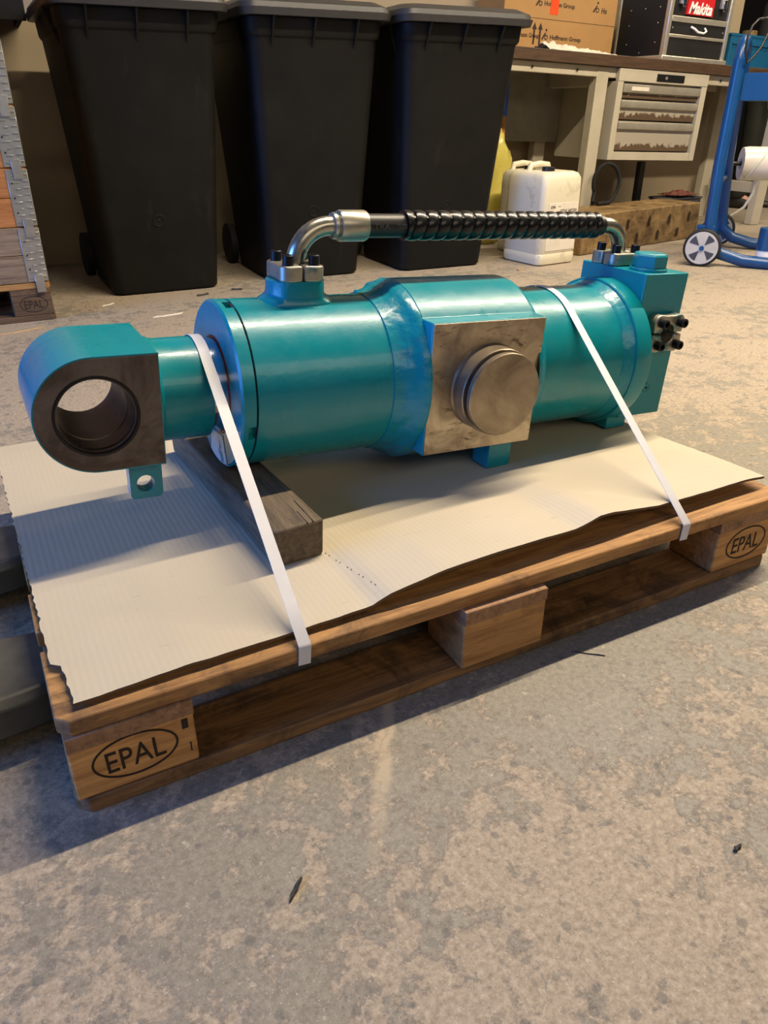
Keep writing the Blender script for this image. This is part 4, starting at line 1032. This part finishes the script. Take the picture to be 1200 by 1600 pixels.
# ------------------------------------------------------------------ person in black behind the bench end
def skin(name, nodes, edges, mat, parent, root=0, sub=2):
    me = D.meshes.new(name); me.from_pydata([n[0] for n in nodes], edges, []); me.update()
    o = D.objects.new(name, me); COL.objects.link(o)
    sk = o.modifiers.new('skin', 'SKIN'); sk.use_smooth_shade = True
    for i, n in enumerate(nodes):
        r = n[1]; me.skin_vertices[0].data[i].radius = r if isinstance(r, tuple) else (r, r)
    me.skin_vertices[0].data[root].use_root = True
    ss = o.modifiers.new('sub', 'SUBSURF'); ss.levels = sub; ss.render_levels = sub
    dg = bpy.context.evaluated_depsgraph_get(); nm = D.meshes.new_from_object(o.evaluated_get(dg))
    D.objects.remove(o); nm.name = name; nm.materials.clear(); nm.materials.append(M[mat])
    for p in nm.polygons: p.use_smooth = True
    q = D.objects.new(name, nm); COL.objects.link(q)
    if parent: q.parent = parent
    return q
pn = empty('person', (6.00, 3.98, 0), (0, 0, math.radians(20)))
tag(pn, 'person in black jacket and dark trousers standing behind the right end of the workbench', 'person')
bn = [((0, 0, .95), (.13, .10)), ((0, 0, 1.12), (.13, .09)), ((0, 0, 1.32), (.15, .10)), ((0, 0, 1.45), (.09, .07)), ((0, -.01, 1.53), .05), ((0, -.02, 1.60), (.085, .095)), ((0, -.02, 1.70), (.095, .108)), ((0, -.01, 1.77), (.075, .085))]
be = [(i, i + 1) for i in range(7)]
for sx in (-1, 1):
    k = len(bn)
    bn += [((sx * .19, 0, 1.42), .052), ((sx * .24, .01, 1.14), .042), ((sx * .23, -.10, .92), .032), ((sx * .225, -.13, .85), (.036, .018))]
    be += [(3, k), (k, k + 1), (k + 1, k + 2), (k + 2, k + 3)]
    for f_, (dx, ln) in enumerate(((-.022, .075), (-.008, .088), (.008, .084), (.022, .068))):
        q = len(bn); bn += [((sx * .225 + dx * .2, -.14 + dx, .81), .0095), ((sx * .222, -.15 + dx, .81 - ln), .0075)]; be += [(k + 3, q), (q, q + 1)]
    q = len(bn); bn += [((sx * .205, -.165, .84), .010), ((sx * .20, -.18, .80), .008)]; be += [(k + 3, q), (q, q + 1)]
    k = len(bn)
    bn += [((sx * .095, 0, .88), .085), ((sx * .10, -.01, .50), .056), ((sx * .10, .02, .10), .038), ((sx * .105, -.10, .045), (.036, .028))]
    be += [(0, k), (k, k + 1), (k + 1, k + 2), (k + 2, k + 3)]
body = skin('body', bn, be, 'skin', pn, 0, 1)
skin('nose', [((0, -.105, 1.675), .010), ((0, -.122, 1.648), .014), ((0, -.108, 1.640), .010)], [(0, 1), (1, 2)], 'skin', pn, 0, 1)
for sx in (-1, 1):
    lump('ear', 'skin', pn, (sx * .078, -.01, 1.66), .012, .02, .032, .05, 1, 12, 8)
    lump('eye', 'white_print', pn, (sx * .030, -.098, 1.685), .011, .006, .007, .0, 1, 12, 8)
obj('mouth', MB().tube([(-.024, -.096, 1.612), (0, -.104, 1.610), (.024, -.096, 1.612)], .005, 8), 'red_rag', pn, smooth=50)
lump('hair', 'hair_brown', pn, (0, .008, 1.735), .088, .102, .075, .08, 5)
jn = [((0, 0, .74), (.165, .130)), ((0, 0, .92), (.168, .128)), ((0, 0, 1.10), (.165, .12)), ((0, 0, 1.32), (.185, .13)), ((0, 0, 1.45), (.11, .09)), ((0, 0, 1.50), (.068, .07))]; je = [(0, 1), (1, 2), (2, 3), (3, 4), (4, 5)]
for sx in (-1, 1):
    k = len(jn); jn += [((sx * .20, 0, 1.42), .072), ((sx * .245, .01, 1.15), .06), ((sx * .235, -.10, .91), .048)]; je += [(4, k), (k, k + 1), (k + 1, k + 2)]
skin('jacket', jn, je, 'cloth_black', pn, 0, 2)
tnod = [((0, 0, 1.0), (.145, .108))]; te = []
for sx in (-1, 1):
    k = len(tnod); tnod += [((sx * .098, 0, .86), .105), ((sx * .103, -.01, .50), .080), ((sx * .104, .01, .28), .078), ((sx * .104, .012, .055), .074)]; te += [(0, k), (k, k + 1), (k + 1, k + 2), (k + 2, k + 3)]
skin('trousers', tnod, te, 'cloth_dark_green', pn, 0, 2)
for sx in (-1, 1):
    sh_ = MB(); rings = []
    for y, hw, ht_ in ((.075, .030, .075), (.05, .042, .095), (-.02, .043, .095), (-.09, .048, .07), (-.15, .046, .055), (-.19, .028, .045)):
        rings.append([(sx * .105 + hw * math.cos(a) , y, .001 + max(0, ht_ * (.5 + .5 * math.sin(a)))) for a in [2 * PI * j / 14 for j in range(14)]])
    sh_.loft(rings); obj('shoe', sh_, 'shoe_leather', pn, smooth=50)

# ------------------------------------------------------------------ litter on the floor
def chip(name, label, cat, x, y, L, wd, rz, mat, group=None, h=.004):
    mb = MB(Matrix.Rotation(rz, 4, 'Z')); rings = []
    for k in range(7):
        t_ = k / 6; e = mnoise.noise(Vector((t_ * 3 + x * 9, y * 7, 0)))
        ww = wd * (.25 + .75 * math.sin(PI * min(.97, max(.03, t_)))) / 2
        rings.append([(L * (t_ - .5), -ww + e * wd * .6, .0005), (L * (t_ - .5), ww + e * wd * .6, .0005), (L * (t_ - .5), ww * .6 + e * wd * .6, h * (.6 + .4 * math.sin(t_ * 9))), (L * (t_ - .5), -ww * .6 + e * wd * .6, h)])
    mb.loft(rings); o = obj(name, mb, mat, None); o.location = (x, y, 0); return tag(o, label, cat, group)
chip('wood_splinter', 'pale wood splinter on the floor in front of the first bin', 'splinter', .70, 2.40, .13, .022, .2, 'white_paper')
chip('wood_splinter', 'thin pale splinter at the foot of the first bin', 'splinter', .52, 2.70, .07, .012, .6, 'white_paper')
chip('wood_splinter', 'brown twig on the floor between the pallet collars and the first bin', 'splinter', .46, 2.62, .07, .010, -.5, 'splinter')
chip('wood_splinter', 'long pale splinter on the floor before the stacked pallet', 'splinter', .14, 2.40, .20, .014, .25, 'splinter')
chip('floor_scrap', 'dark greenish scrap on the concrete in front of the pallet', 'scrap', .188, -.205, .030, .006, .75, 'dark_bit')
chip('wood_splinter', 'thin dark splinter on the concrete near the middle of the pallet', 'splinter', .735, -.047, .050, .003, -.75, 'dark_bit', None, .002)
chip('floor_scrap', 'small dark scrap on the concrete at the right edge', 'scrap', .648, -.392, .014, .006, .1, 'dark_bit')
chip('floor_scrap', 'small brown scrap on the floor in front of the labelled canister', 'scrap', 2.55, 2.52, .035, .022, .3, 'splinter', None, .012)
for (x, y, L, a, lb_) in ((.93, 2.70, .06, .3, 'dark scrap at the right foot of the first bin'), (1.10, 2.74, .05, -.4, 'dark scrap between the first and second bin')):
    chip('floor_scrap', lb_, 'scrap', x, y, L, .02, a, 'dark_bit', None, .008)
